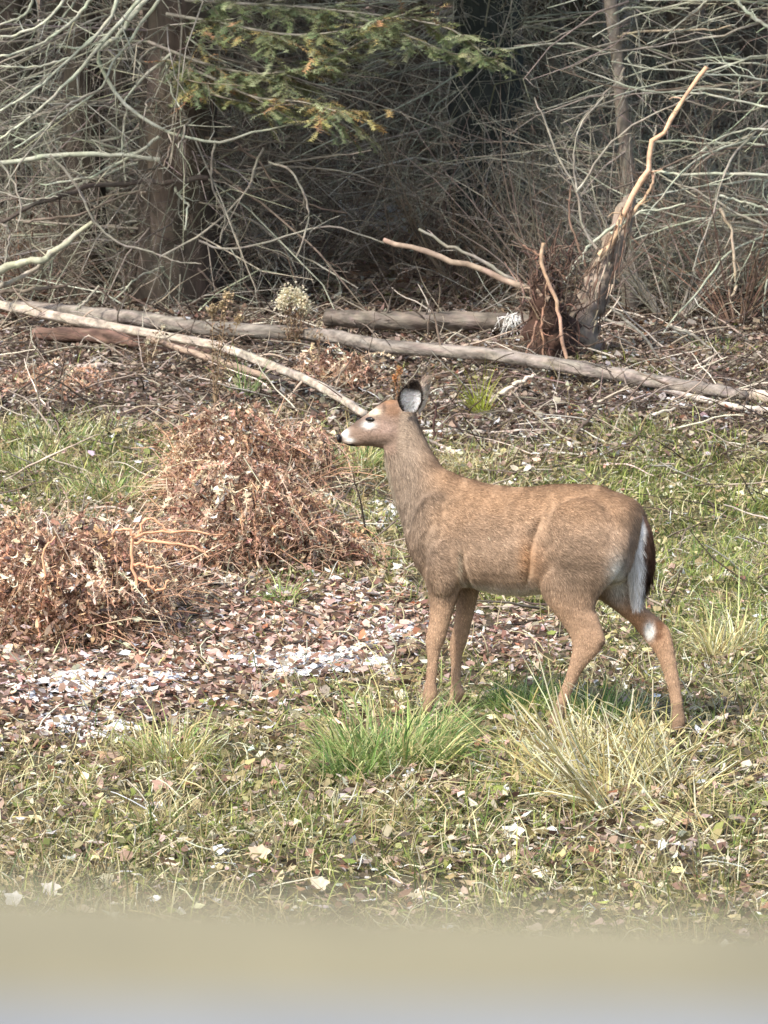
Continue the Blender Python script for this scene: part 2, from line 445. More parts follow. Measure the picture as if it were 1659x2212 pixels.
# crown of an evergreen, one mesh of needle clumps shared by the trees
def crown_arrays(n_clump, R, z0, z1, seed):
    r = np.random.default_rng(seed)
    t = r.random(n_clump) ** 1.3; z = z0 + (z1 - z0) * t
    rad = R * (1 - t) ** .75 * np.sqrt(r.random(n_clump)) * (1 + .25 * np.sin(z * 5)); a = r.uniform(0, 6.28, n_clump)
    c = np.stack([rad * np.cos(a), rad * np.sin(a), z - rad * .28], 1)
    m = 7; P = np.repeat(c, m, 0) + r.normal(0, .09, (n_clump * m, 3)); n = len(P)
    d = np.stack([np.cos(np.repeat(a, m)), np.sin(np.repeat(a, m)), -.3 + np.zeros(n)], 1) + r.normal(0, .5, (n, 3))
    d /= np.linalg.norm(d, axis=1, keepdims=True); s = np.cross(d, [0, 0, 1.]) ; s /= np.linalg.norm(s, axis=1, keepdims=True)
    L = r.uniform(.10, .24, n)[:, None]; w = r.uniform(.006, .014, n)[:, None]
    V = np.stack([P, P + d * L * .5 + s * w, P + d * L, P + d * L * .5 - s * w], 1)
    F = (np.arange(n) * 4)[:, None] + np.array([0, 1, 2, 3])
    col = np.clip(srgb(58, 76, 44) * np.exp(r.normal(0, .3, (n, 1))), .005, .5)
    return V.reshape(-1, 3), F, np.repeat(col, 4, 0)
crown_protos = []
def add_crown(tree, k, scale=1.0, rot=0., zoff=0.):
    """crown child; the first of each sort makes the mesh, later ones share it"""
    while len(crown_protos) <= k:
        V, F, C = crown_arrays(9000, 2.7, 0, 9.0, 50 + len(crown_protos))
        o = mesh_np('crown', V, F, M_NEEDLE, colors=C); crown_protos.append([o, False])
    o, used = crown_protos[k]
    if used: o = o.copy(); COL.objects.link(o)
    crown_protos[k][1] = True
    o.parent = tree; o.location = (0, 0, zoff + .95); o.scale = (scale,) * 3; o.rotation_euler = (0, 0, rot)
    return o

def hung_conifer(x, y, r, h, label, col, crown_z, k, scale=1.0, lean=0., name='hemlock_tree'):
    b = np.array([x, y, float(gz(x, y))]); t = empty(name, b, label, 'tree')
    trunk_mesh(t, [b - [0, 0, .25], b + [lean * .2, 0, h * .3], b + [lean * .6, 0, h * .65], b + [lean, 0, h]], [r * 1.15, r, r * .75, r * .25], col, flare=.5)
    if k >= 0: add_crown(t, k, scale, rng.uniform(0, 6), crown_z - b[2])
    return t, b

# --- the large hemlock on the left with the boughs over the scene
p = A(388, 640, 29.2); big, bb = hung_conifer(p[0], p[1], .215, 12, 'broad grey brown hemlock trunk behind the logs, sweeping boughs above', srgb(84, 74, 64), 3.6, 0)  # trunk colour darkened for shade that the crown doesn't cast on it
tw = Twigs()
Lb = [
 (z3((610, 20), (425, 200), (470, 350), (560, 470), (700, 560), (850, 600), (1000, 605), (1150, 560), (1300, 530)), 28.2, .016, .004, LICH, 10),
 (z3((425, 215), (520, 140), (640, -20)), 28.2, .014, .012, LICH, 4),
 (z3((740, 230), (560, 400), (545, 500), (525, 620), (545, 780)), 28.5, .011, .004, LICH, 3),
 (z3((690, 590), (560, 680), (400, 760), (280, 785), (170, 795)), 28.5, .013, .004, LICH, 5),
 (z3((900, 770), (760, 785), (640, 790), (430, 800), (300, 830), (150, 880), (0, 965)), 28.6, .02, .010, DARKB, 6),
 (z3((690, 690), (520, 670), (250, 670), (120, 690), (-40, 715)), 28.4, .014, .012, LICH, 7),
 (z3((930, 600), (915, 780), (970, 930), (950, 1050)), 28.5, .009, .004, GREYB, 4),
 (z3((1140, 640), (1100, 720), (1080, 800), (970, 930), (820, 1040), (690, 1110)), 28.4, .010, .005, GREYB, 6),
 (z3((1160, 700), (1260, 740), (1320, 860), (1330, 960), (1280, 1110)), 28.2, .009, .004, GREYB, 5),
 (z3((1030, 640), (1130, 710), (1200, 820), (1350, 890), (1500, 920)), 28.7, .010, .004, BROWNB, 5),
 (z3((860, 1040), (960, 1075), (1100, 1060), (1300, 1000), (1450, 980), (1660, 1050)), 28.3, .009, .004, GREYB, 5),
 (z3((215, 670), (330, 800), (400, 940), (500, 1040), (660, 1090)), 28.3, .010, .005, GREYB, 6),
 (z3((660, 1090), (760, 1130), (870, 1140)), 28.3, .006, .003, GREYB, 3),
 (z3((1240, 720), (1480, 740), (1620, 790)), 28.9, .008, .003, GREYB, 2),
]
for pts, Y, r0, r1, c, per in Lb:
    q = line(pts, Y); branch_part(big, q, r0, r1, c, tw=tw, per=per, Lf=.3)
# dead lower branches going round the trunk
for i in range(26):
    z = rng.uniform(.7, 3.6); a = rng.uniform(-2.9, -.2) if i % 3 else rng.uniform(0, 6.28)
    s = np.array([p[0] + .15 * math.cos(a), p[1] + .15 * math.sin(a), z + bb[2] * .3])
    P = wander(s[None], np.array([[math.cos(a), math.sin(a) * .7, rng.uniform(-.3, .35)]]), np.array([rng.uniform(.7, 2.0)]), 1, .25, .28)
    R = np.linspace(.012, .003, K8)[None]
    c = [LICH, GREYB, BROWNB][i % 3]
    branch_part(big, P[0], .011, .003, c, tw=tw, per=7, gen2=3, Lf=.4, droop=.15)
tw.build('twigs', M_TWIG, big)
dead_branches(big, p[0], p[1], .2, bb[2], 110, GREYB, .3, 2.4, (.6, 2.2))

# needled boughs
def bough(tree, pts, Y0, Y1, n_side, Ls, tips, per_needle=46, name='needles', seed=0, tipcol=.25):
    p = spline(line(pts, Y0, Y1), 20)
    V, F = tubes(p[None], np.linspace(.014, .004, 20)[None], 5)
    mesh_np('branch', V, F, M_TWIG, tree, colors=jitter_col(GREYB, 20, .1).repeat(5, 0), smooth=True)
    m = n_side; t = rng.uniform(.03, 1, m) * 18.99; j = t.astype(int); f = (t - j)[:, None]
    st = p[j] * (1 - f) + p[j + 1] * f; tan = p[j + 1] - p[j]; tan /= np.linalg.norm(tan, axis=1, keepdims=True)
    sgn = rng.choice([-1, 1], m)[:, None]; hor = np.cross(tan, [0, 0, 1.]); 
    d = tan * .7 + hor * sgn * .8 + rng.normal(0, .2, (m, 3)) + np.array([0, 0, -.05])
    Q = wander(st, d, Ls * rng.uniform(.4, 1.1, m), m, .12, .15)
    # sub-sprays
    i = np.repeat(np.arange(m), 5); t2 = rng.uniform(.1, .95, 5 * m) * 6.99; j2 = t2.astype(int); f2 = (t2 - j2)[:, None]
    s2 = Q[i, j2] * (1 - f2) + Q[i, j2 + 1] * f2; tn2 = Q[i, j2 + 1] - Q[i, j2]; tn2 /= np.linalg.norm(tn2, axis=1, keepdims=True)
    h2 = np.cross(tn2, [0, 0, 1.]) * rng.choice([-1, 1], 5 * m)[:, None]
    Q2 = wander(s2, tn2 * .8 + h2 * .8 + [0, 0, -.12], Ls * .38 * rng.uniform(.4, 1, 5 * m), 5 * m, .12, .12)
    QQ = np.concatenate([Q, Q2]); n = len(QQ)
    V, F = tubes(QQ, np.broadcast_to(np.linspace(.003, .0012, K8), (n, K8)), 3)
    mesh_np('spray_stems', V, F, M_TWIG, tree, colors=jitter_col(BROWNB, len(V), .1), kind='stuff')
    q = per_needle; i = np.repeat(np.arange(n), q); t = np.tile(np.linspace(.02, .99, q), n) * 6.99; j = t.astype(int); f = (t - j)[:, None]
    s = QQ[i, j] * (1 - f) + QQ[i, j + 1] * f; tn = QQ[i, j + 1] - QQ[i, j]; tn /= np.linalg.norm(tn, axis=1, keepdims=True) + 1e-9
    h = np.cross(tn, [0, 0, 1.]); h /= np.linalg.norm(h, axis=1, keepdims=True) + 1e-9; h *= rng.choice([-1, 1], len(s))[:, None]
    dd = tn * .55 + h + rng.normal(0, .25, s.shape); L = rng.uniform(.018, .034, len(s))[:, None]; w = np.cross(dd, [0, 0.3, 1.]) * .0022
    V = np.stack([s - tn * .003, s + tn * .0035, s + dd * L + w * 0], 1)
    F = np.arange(len(s) * 3).reshape(-1, 3)
    tip = rng.random(n) < tipcol
    c1 = jitter_col(pick([srgb(154, 164, 114), srgb(126, 142, 102), srgb(182, 188, 144)], [3, 3, 2], n), n, .2)
    c2 = jitter_col(pick([srgb(206, 176, 112), srgb(196, 186, 120), srgb(204, 158, 116)], [2, 2, 1], n), n, .15)
    c = np.where(tip[:, None], c2, c1)[i]
    mesh_np(name, V, F, M_NEEDLE, tree, colors=np.repeat(c, 3, 0), kind='stuff')
bough(big, z3((700, 250), (900, 330), (1100, 420), (1300, 440), (1450, 480)), 28.6, 27.6, 44, .5, .3, tipcol=.42)
bough(big, z3((640, 180), (900, 280), (1150, 320), (1400, 260), (1600, 160)), 28.6, 27.8, 54, .5, .2, tipcol=.07)
bough(big, z3((720, 60), (950, 100), (1250, 150), (1500, 130), (1750, 60)), 28.7, 27.6, 56, .5, .2, tipcol=.2)
bough(big, z3((800, 0), (1100, 20), (1400, 40), (1900, 110), (2100, 240)), 28.8, 27.9, 50, .45, .2, tipcol=.04)
bough(big, z3((720, 300), (850, 380), (1000, 430), (1250, 470)), 28.8, 28.1, 20, .30, .2, tipcol=.04)
bough(big, z3((1500, 60), (1750, 150), (1950, 230), (2150, 265)), 28.7, 28.1, 26, .28, .2, tipcol=.02)

# --- second trunk far left, lichen-covered branches fanning down from it
q = A(178, 628, 29.6); t2, b2 = hung_conifer(q[0], q[1], .125, 10, 'narrower dim trunk left of the broad hemlock with lichen pale branches', srgb(80, 72, 62), 3.9, 1, lean=.1)
tw = Twigs()
Lc = [
 (z3((620, -20), (430, 200), (250, 400), (110, 520), (0, 600)), 27.9, .014, .005, LICH, 12),
 (z3((505, -20), (480, 80), (330, 230), (160, 380), (0, 480)), 27.7, .014, .005, LICH, 12),
 (z3((700, -20), (560, 180), (480, 280), (430, 380), (200, 550), (60, 640)), 28.0, .011, .004, LICH, 10),
 (z3((400, -10), (300, 100), (150, 200), (-20, 250)), 27.6, .012, .005, LICH, 12),
 (z3((290, -20), (200, 90), (60, 150), (-30, 165)), 27.5, .011, .005, LICH, 12),
 (z3((150, -20), (110, 60), (20, 100), (-40, 120)), 27.6, .010, .004, LICH, 9),
 (z3((300, 250), (180, 285), (80, 290), (-20, 285)), 27.8, .009, .004, LICH, 7),
 (z3((430, 390), (300, 450), (200, 560), (90, 700), (20, 820)), 27.9, .009, .003, GREYB, 7),
 (z3((0, 700), (60, 790), (90, 900), (70, 1000)), 27.9, .008, .003, GREYB, 5),
 (z3((-20, 820), (110, 860), (250, 850)), 27.9, .007, .003, GREYB, 4),
 (z3((400, 960), (250, 1070), (190, 1120), (100, 1130), (-20, 1175)), 27.6, .016, .020, srgb(168, 164, 140), 4),
 (z3((330, 1000), (150, 1160), (-20, 1250)), 27.7, .009, .013, GREYB, 4),
 (z3((340, 1225), (200, 1245), (0, 1265)), 27.8, .010, .010, BROWNB, 3),
 (z3((430, 1235), (380, 1290), (330, 1340)), 27.4, .008, .006, GREYB, 1),
 (z3((100, 960), (200, 945), (330, 930), (450, 880), (640, 810)), 28.3, .010, .004, BROWNB, 5),
 (z3((-10, 960), (40, 1000), (20, 1140)), 27.9, .008, .004, GREYB, 4),
]
for pts, Y, r0, r1, c, per in Lc:
    branch_part(t2, line(pts, Y), r0, r1, c, tw=tw, per=per, Lf=.33, gen2=3)
for i in range(22):
    z = rng.uniform(.9, 3.6); a = rng.uniform(-3.1, 0)
    s = np.array([q[0] + .08 * math.cos(a), q[1] + .08 * math.sin(a), z + .25])
    P = wander(s[None], np.array([[math.cos(a), math.sin(a) * .7, rng.uniform(-.35, .3)]]), np.array([rng.uniform(.6, 1.5)]), 1, .25, .3)
    branch_part(t2, P[0], .010, .003, [LICH, GREYB, DARKB][i % 3], tw=tw, per=7, gen2=3, Lf=.4)
tw.build('twigs', M_TWIG, t2)
dead_branches(t2, q[0], q[1], .12, b2[2], 60, mix(GREYB, LICH, .5), .3, 2.7, (.5, 1.9))

# --- slim grey tree on the right
t3p = A(1362, 560, 28.9); base = np.array([t3p[0], 28.9, gz(t3p[0], 28.9)])
t3 = empty('slim_tree', base, 'slim smooth grey tree rising behind the broken snag, crooked', 'tree')
pts = [base - [0, 0, .2], A(1358, 460, 28.9), A(1352, 330, 28.9), A(1338, 190, 28.9), A(1330, 100, 28.9), A(1318, 0, 28.9), A(1310, -160, 28.9), A(1300, -700, 28.9), A(1280, -1500, 28.9)]
trunk_mesh(t3, pts, [.062, .055, .05, .044, .044, .046, .04, .03, .01], srgb(150, 138, 124), n=50, sides=10, rough=.05, mat=M_TWIG)
tw = Twigs()
Ld = [
 (z4((980, 230), (900, 210), (780, 185), (650, 195), (540, 210), (420, 215)), 28.8, .009, .004, LICH, 5),
 (z4((960, 95), (860, 110), (700, 180), (560, 200)), 28.8, .006, .003, GREYB, 4),
 (z4((990, 65), (1060, 32), (1200, 35), (1320, 36)), 28.8, .009, .004, LICH, 4),
 (z4((1010, 160), (1080, 140), (1250, 130), (1400, 130), (1500, 110)), 28.8, .009, .004, PALEB, 4),
 (z4((1040, 260), (1075, 225), (1120, 235), (1200, 250)), 28.8, .006, .003, LICH, 2),
 (z4((1050, 250), (1090, 320), (1130, 400), (1130, 460)), 28.8, .007, .003, LICH, 3),
 (z4((1040, 290), (1000, 370), (900, 480), (840, 560)), 28.7, .009, .003, GREYB, 5),
 (z4((1035, 330), (960, 400), (880, 490), (780, 640)), 28.7, .009, .003, GREYB, 5),
]
for pts, Y, r0, r1, c, per in Ld: branch_part(t3, line(pts, Y), r0, r1, c, tw=tw, per=per, Lf=.3)
tw.build('twigs', M_TWIG, t3)
add_crown(t3, 0, .55, 1.0, 4.0)

# --- broken snag with shaggy bark and one long orange limb
sb = G(1262, 762); snag = empty('broken_snag', sb, 'leaning broken snag with shaggy peeling bark and a long pale orange limb', 'tree')
SY = sb[1]
def zp(pl, Y): return line(pl, Y)
trunk_mesh(snag, np.vstack([sb[None] - [0, 0, .1], line(z4((850, 1400), (900, 1280), (940, 1180), (985, 1080), (1040, 920), (1070, 850)), SY, SY + .3)]),
           [.11, .095, .085, .075, .07, .05, .025], srgb(150, 134, 118), n=30, sides=12, rough=.22, mat=M_BARK)
tw = Twigs()
ORG = srgb(214, 176, 142)
for pts, r0, r1, c, per in [
  (z4((930, 1105), (1000, 1030), (1020, 960), (1060, 880), (1130, 760), (1150, 640), (1230, 530), (1300, 420), (1395, 290)), .022, .009, ORG, 3),
  (z4((985, 1045), (1070, 930), (1130, 850), (1160, 790), (1150, 730)), .012, .006, srgb(190, 160, 130), 3),
  (z4((1160, 650), (1170, 590), (1175, 540)), .008, .004, GREYB, 1),
  (z4((1000, 970), (900, 1050), (840, 1130), (780, 1220)), .011, .005, LICH, 2),
  (z4((870, 1150), (840, 1060), (800, 930), (810, 800)), .009, .003, REDB, 4),
  (z4((940, 1100), (860, 980), (830, 820), (760, 700), (700, 540), (650, 420)), .010, .003, GREYB, 5),
  (z4((830, 830), (900, 730), (980, 620), (1080, 540), (1240, 460), (1330, 410)), .009, .003, GREYB, 4),
  (z4((835, 830), (820, 700), (850, 540), (950, 420)), .007, .003, GREYB, 4),
  (z4((980, 1010), (1100, 915), (1200, 905), (1300, 880)), .008, .004, LICH, 3),
  (z4((720, 1180), (640, 1090), (550, 1040)), .006, .003, BROWNB, 3)]:
    branch_part(snag, line(pts, SY + .05), r0, r1, c, tw=tw, per=per, Lf=.28)
# shaggy bark strips
n = 170; t = rng.random(n); s = spline(np.vstack([sb[None], line(z4((850, 1400), (940, 1180), (1000, 1050), (1050, 900)), SY)]), 60)[(t * 59).astype(int)]
a = rng.uniform(0, 6.28, n); r = (.14 - .1 * t) * rng.uniform(.9, 1.2, n)
s = s + np.stack([np.cos(a) * r, np.sin(a) * r, rng.normal(0, .03, n)], 1)
Q = wander(s, np.stack([np.cos(a) * .12 - .3, np.sin(a) * .12, -np.ones(n)], 1), rng.uniform(.06, .2, n), n, .1, .18)
tw.add(Q, np.broadcast_to(np.linspace(.006, .002, K8), (n, K8)) * rng.uniform(.6, 1.6, (n, 1)), jitter_col(pick([REDB, PALEB, BROWNB], [3, 1, 3], n), n, .25))
tw.build('bark_strips', M_TWIG, snag)

# --- root wad: reddish brown torn roots left of the snag
rb = G(1190, 775); root = empty('root_wad', rb, 'reddish torn root wad with dangling roots at end of the grey log', 'stump')
trunk_mesh(root, np.vstack([rb[None] - [0, 0, .1], line([(1190, 740), (1185, 690), (1180, 640), (1190, 600)], rb[1])]), [.16, .14, .11, .08, .03], srgb(74, 54, 44), n=14, sides=11, rough=.25)
tw = Twigs()
branch_part(root, line(z4((690, 1050), (680, 1100), (700, 1200), (740, 1290), (755, 1350)) + z6((770, 270), (790, 342)), rb[1] - .25), .013, .008, srgb(190, 156, 128), tw=tw, per=2)
branch_part(root, line(z6((690, 120), (680, 200), (690, 300), (670, 420)), rb[1] - .2), .007, .004, srgb(160, 124, 100), tw=tw, per=3)
branch_part(root, line(z6((660, 180), (640, 260), (610, 330), (605, 410)), rb[1] - .2), .007, .004, srgb(150, 118, 98), tw=tw, per=3)
branch_part(root, line(z4((690, 1110), (650, 1090), (600, 1060)), rb[1] - .2), .008, .003, srgb(150, 118, 98), tw=tw, per=3)
branch_part(root, line(z6((720, 90), (640, 50), (520, 0), (400, -50), (200, -110), (0, -170)) , rb[1] - .1, rb[1] + .4), .022, .012, srgb(150, 130, 112), tw=tw, per=3)
branch_part(root, line(z4((640, 1250), (520, 1190), (430, 1130), (280, 1060), (150, 990)), rb[1] + .3), .014, .006, GREYB, tw=tw, per=4)
n = 380; s = rb + np.stack([rng.normal(0, .085, n), rng.normal(0, .08, n), rng.uniform(.0, .72, n)], 1)
Q = wander(s, rng.normal(0, .6, (n, 3)) + np.array([0, -.15, .75]) * rng.choice([-1, 1], (n, 1)), rng.uniform(.08, .34, n), n, .1, .4)
tw.add(Q, np.broadcast_to(np.linspace(.006, .0015, K8), (n, K8)) * rng.uniform(.5, 1.5, (n, 1)), jitter_col(pick([REDB, srgb(92, 70, 60), BROWNB], [3, 3, 2], n), n, .3))
tw.build('roots', M_TWIG, root)

# --- bare shrubs
def shrub(b, n, h, spread, col, label, name='bare_shrub', group=None, per=5, gen2=3, rr=.006, bias=(0, 0), wob=.22):
    t = empty(name, b, label, 'shrub', group); tw = Twigs()
    a = rng.uniform(0, 6.28, n); s = b + np.stack([np.cos(a) * .06, np.sin(a) * .06, np.full(n, -.02)], 1)
    d = np.stack([np.cos(a) * spread + bias[0], np.sin(a) * spread + bias[1], np.ones(n)], 1)
    P = wander(s, d, h * rng.uniform(.55, 1.15, n), n, .05, wob); R = rng.uniform(.6, 1.3, (n, 1)) * np.linspace(rr, .0018, K8)[None]
    V, F = tubes(P, R, 4); mesh_np('stems', V, F, M_TWIG, t, colors=jitter_col(col, n, .25).repeat(K8 * 4, 0), kind='stuff')
    Q, RR = side_twigs(tw, P, R, per, .5, col, .05, .4); side_twigs(tw, Q, RR, gen2, .5, col, .1, .5)
    tw.build('twigs', M_TWIG, t); return t
shrubs = [
 (340, 640, 34, 1.9, 1.2, GREYB, 'tangle of grey dead twigs standing in front of the broad hemlock'),
 (120, 630, 34, 2.0, 1.2, GREYB, 'tangle of grey dead twigs at the far left behind the logs'),
 (480, 620, 30, 1.8, 1.3, BROWNB, 'curling brown twigs right of the broad hemlock'),
 (690, 600, 22, 1.6, 1.0, GREYB, 'loose grey brush in the middle of the slope'),
 (930, 580, 30, 1.9, 1.2, BROWNB, 'brown brush in front of the near black trunk'),
 (1120, 600, 34, 2.0, 1.0, GREYB, 'dense grey thicket between the near black trunk and the root wad'),
 (1330, 640, 34, 1.9, 1.0, GREYB, 'dense grey thicket round the foot of the slim grey tree'),
 (1520, 620, 36, 2.0, 1.2, LICH, 'pale lichen covered thicket at the right behind the logs'),
 (1650, 640, 30, 2.0, 1.2, GREYB, 'grey thicket cut by the right edge'),
 (620, 470, 30, 2.3, 1.3, BROWNB, 'high brown brush behind the orange tipped bough'),
 (880, 440, 34, 2.4, 1.2, GREYB, 'high grey brush left above the near black trunk'),
 (1250, 460, 34, 2.4, 1.1, LICH, 'high pale brush left of the slim grey tree'),
 (1080, 430, 30, 2.4, 1.2, BROWNB, 'high brown brush behind the near black trunk'),
 (240, 500, 30, 2.3, 1.3, GREYB, 'high grey brush between the two left trunks'),
 (1440, 400, 34, 2.4, 1.2, GREYB, 'high grey brush behind the tip of the orange limb'),
 (20, 480, 30, 2.3, 1.2, LICH, 'high pale brush at the upper left edge'),
 (1235, 700, 26, 1.9, .55, BROWNB, 'thicket of thin bare stems springing up beside the root wad'),
 (1010, 640, 22, 1.3, .7, srgb(110, 96, 80), 'low arching bare shrub behind the grey log'),
 (1450, 690, 26, 1.7, .8, GREYB, 'grey bare shrub right of the broken snag'),
 (1590, 700, 22, 1.6, .8, REDB, 'brownish bare shrub at the right edge behind the crossing log'),
 (870, 600, 16, 1.5, .8, BROWNB, 'open bare shrub on the slope left of the dark trunk'),
 (600, 640, 18, 1.1, .9, DARKB, 'dark low shrub behind the pale fluffy weed'),
 (280, 640, 18, 1.2, .9, BROWNB, 'brown low shrub between the two left trunks'),
 (60, 640, 20, 1.3, .9, REDB, 'reddish low shrub at the left edge behind the crossed logs'),
 (1180, 560, 20, 2.1, .6, GREYB, 'tall bare shrub on the slope right of the dark trunk'),
 (1560, 520, 24, 2.2, .9, LICH, 'pale green lichen-grown shrub high on the right of the slope'),
 (720, 520, 16, 1.6, .8, BROWNB, 'bare shrub on the slope near the streak of snow'),
 (1400, 470, 20, 2.0, .8, BROWNB, 'bare shrub on the slope behind the slim grey tree'),
]
for u, v, n, h, sp, c, lab in shrubs: shrub(G(u, v), n, h, sp, c, lab, per=7, gen2=3, wob=.34 if n >= 30 else .24, rr=.0075)

# --- lichen-grown dead branches reaching in from a tree at the right
q = A(1790, 640, 28.6); t5, b5 = hung_conifer(q[0], q[1], .17, 11, 'hemlock at the right edge whose lichen grown branches reach into view', srgb(92, 80, 70), 3.7, 1)
tw = Twigs()
for i in range(40):
    z = rng.uniform(1.0, 3.2); s = np.array([q[0] - .12, q[1] - .1, z])
    P = wander(s[None], np.array([[-1, rng.uniform(-.7, .3), rng.uniform(-.3, .35)]]), np.array([rng.uniform(.8, 2.1)]), 1, .12, .25)
    branch_part(t5, P[0], .010, .003, [LICH, GREYB, LICH, BROWNB][i % 4], tw=tw, per=8, gen2=3, Lf=.38)
for pts, r0, r1, c in [(z4((1700, 760), (1500, 750), (1350, 755), (1250, 750), (1160, 740)), .012, .006, LICH),
  (z4((1700, 990), (1540, 930), (1400, 850), (1200, 770)), .011, .004, GREYB), (z4((1700, 470), (1500, 430), (1350, 405), (1250, 420)), .009, .004, LICH),
  (z4((1700, 140), (1600, 80), (1540, 20), (1500, -20)), .012, .008, LICH), (z4((1690, 560), (1560, 560), (1440, 600), (1330, 680)), .009, .003, LICH),
  (z4((1450, 900), (1500, 1000), (1515, 1120), (1520, 1230), (1500, 1280)), .011, .006, PALEB),
  (z4((1700, 920), (1580, 880), (1450, 845)), .009, .006, LICH)]:
    branch_part(t5, line(pts, 28.0), r0, r1, c, tw=tw, per=6, Lf=.3)
tw.build('twigs', M_TWIG, t5)

# --- dark trunk mid right, and the trees up the slope
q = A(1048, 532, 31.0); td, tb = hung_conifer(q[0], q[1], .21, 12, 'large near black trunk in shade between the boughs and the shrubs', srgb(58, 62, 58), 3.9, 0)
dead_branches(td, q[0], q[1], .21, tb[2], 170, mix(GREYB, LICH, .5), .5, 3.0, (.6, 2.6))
dead_branches(t3, base[0], 28.9, .05, base[2], 46, GREYB, .4, 2.4, (.4, 1.6))
far = [(560, 33.5, .13), (690, 35, .10), (850, 36.5, .14), (1180, 34.5, .09), (1260, 37, .13), (1480, 33.5, .12), (1620, 35.5, .15), (40, 32.5, .14), (250, 34.5, .12), (480, 37.5, .13),
       (760, 33, .05), (905, 34, .06), (1110, 38.5, .14), (1410, 38, .12), (1560, 39, .14), (620, 40, .15), (130, 38, .13), (-260, 31, .16), (-500, 34, .17), (2000, 32, .17), (2250, 35, .17)]
desc = ['thin grey', 'very thin', 'dim brown', 'slender', 'straight grey', 'dull brown', 'stout dark']
where = ['right of the broad hemlock', 'behind the orange tipped bough', 'above the streak of snow', 'right of the near black trunk', 'behind the bare thicket', 'right of the slim grey tree', 'near the right edge',
         'at the far left edge', 'between the two left trunks', 'far up the slope behind the broad hemlock', 'low on the slope beside the streak of snow', 'left of the near black trunk', 'far behind the near black trunk',
         'far behind the orange limb', 'high on the slope at the right', 'highest on the slope in the middle', 'high on the slope at the left', 'outside the left edge', 'well outside the left edge', 'outside the right edge', 'well outside the right edge']
for i, (u, Y, r) in enumerate(far):
    x = (u - CU) * Y / FPX
    ft, fb = hung_conifer(x, Y, r, 9 + i % 4, desc[i % 7] + ' trunk standing ' + where[i], [srgb(104, 94, 84), srgb(92, 84, 74), srgb(112, 100, 88)][i % 3], 3.2 + (Y - 28) * .12 + (i % 3) * .3, (0, -1, 1)[i % 3], .9 + .1 * (i % 3), lean=rng.uniform(-.3, .3), name='forest_tree')
    if 0 < u < 1660: dead_branches(ft, x, Y, r, fb[2], 60, [LICH, GREYB, BROWNB][i % 3] * .95)

# brush that fills the slope and reads as one mass
n = 3200
q = scatter(n, 28.2, 41, extra=1.5, pw=.3); _s = G(805, 474); q = q[~((np.abs(q[:, 0] - _s[0]) < .38) & (q[:, 1] < _s[1]))]; n = len(q); P0 = np.stack([q[:, 0], q[:, 1], gz(q[:, 0], q[:, 1])], 1)
L = rng.uniform(.25, 1.3, n)
P = wander(P0, np.stack([rng.normal(0, .6, n), rng.normal(0, .3, n), rng.uniform(-.05, .9, n)], 1), L, n, .18, .42)
tw = Twigs(); R = np.broadcast_to(np.linspace(.0055, .0018, K8), (n, K8)) * rng.uniform(.5, 1.3, (n, 1))
tw.add(P, R, jitter_col(pick([BROWNB, GREYB, REDB, LICH, DARKB], [3, 3, .8, 1.6, 1], n), n, .25))
side_twigs(tw, P, R, 4, .5, np.repeat(pick([BROWNB, GREYB, REDB, LICH], [3, 3, .8, 1.6], n), 4, 0), .15, .45)
tw.build('undergrowth', M_TWIG, None)

# ------------------------------------------------------------------ fallen logs
def log(pts, Y, radii, col, label, name='fallen_log', n=36, sides=14, rough=.085, mat=None, cat='log'):
    if np.isscalar(Y): Y = [max(float(G(a, b + Y)[1]), 20.0) for a, b in pts]
    w = np.array([A(a, b, y) for (a, b), y in zip(pts, Y)])
    b = w.mean(0); t = empty(name, b, label, cat)
    trunk_mesh(t, w, radii, col, name='trunk', n=n, sides=sides, rough=rough, mat=mat or M_LOG)
    return t, w
lA, wA = log(z5((60, 120), (500, 160), (900, 212), (1400, 242)) + z6((0, 290), (400, 320), (700, 362), (950, 402), (1200, 445), (1440, 482), (1560, 500)), 34,
    [.046, .050, .047, .044, .044, .042, .041, .039, .037, .03], srgb(138, 128, 117), 'long weathered grey log crossing from left to lower right behind the deer', n=60)
lB, wB = log(z5((-60, 100), (150, 140), (350, 182), (700, 244), (950, 292), (1250, 405), (1400, 472), (1570, 580)), 44, [.036, .036, .034, .032, .030, .028, .025, .022], srgb(176, 162, 145), 'pale thin trunk slanting down to the deer muzzle in front of the others', n=50)
lC, wC = log(z6((-250, 165), (0, 178), (400, 182), (700, 196)), 36, [.055, .06, .06, .06], srgb(112, 102, 92), 'thick grey log with a torn end reaching the root wad', n=40)
lD, wD = log(z5((640, 255), (960, 360), (1300, 470), (1500, 545)), [25.6, 25.2, 24.8, 24.4], [.02, .026, .022, .014], srgb(150, 130, 112), 'thin brown pole lying below the pale slanting trunk', n=30, sides=9)
lE, wE = log(z5((150, 235), (430, 245), (700, 285), (900, 330)), [26.8, 26.6, 26.3, 26], [.045, .05, .045, .03], srgb(112, 88, 76), 'short dark brown log half buried under the crossing logs at left', n=26)
lF, wF = log(z6((1180, 470), (1350, 512), (1500, 545), (1700, 570)), 16, [.018, .02, .018, .016], srgb(196, 184, 170), 'thin pale stick continuing from the long log to the right edge', name='fallen_stick', n=24, sides=8, cat='stick')
lG, wG = log(z6((1540, 490), (1600, 500), (1720, 515)), 22, [.03, .035, .035], srgb(190, 172, 154), 'short pale log end poking in at the right edge', n=14, sides=9)
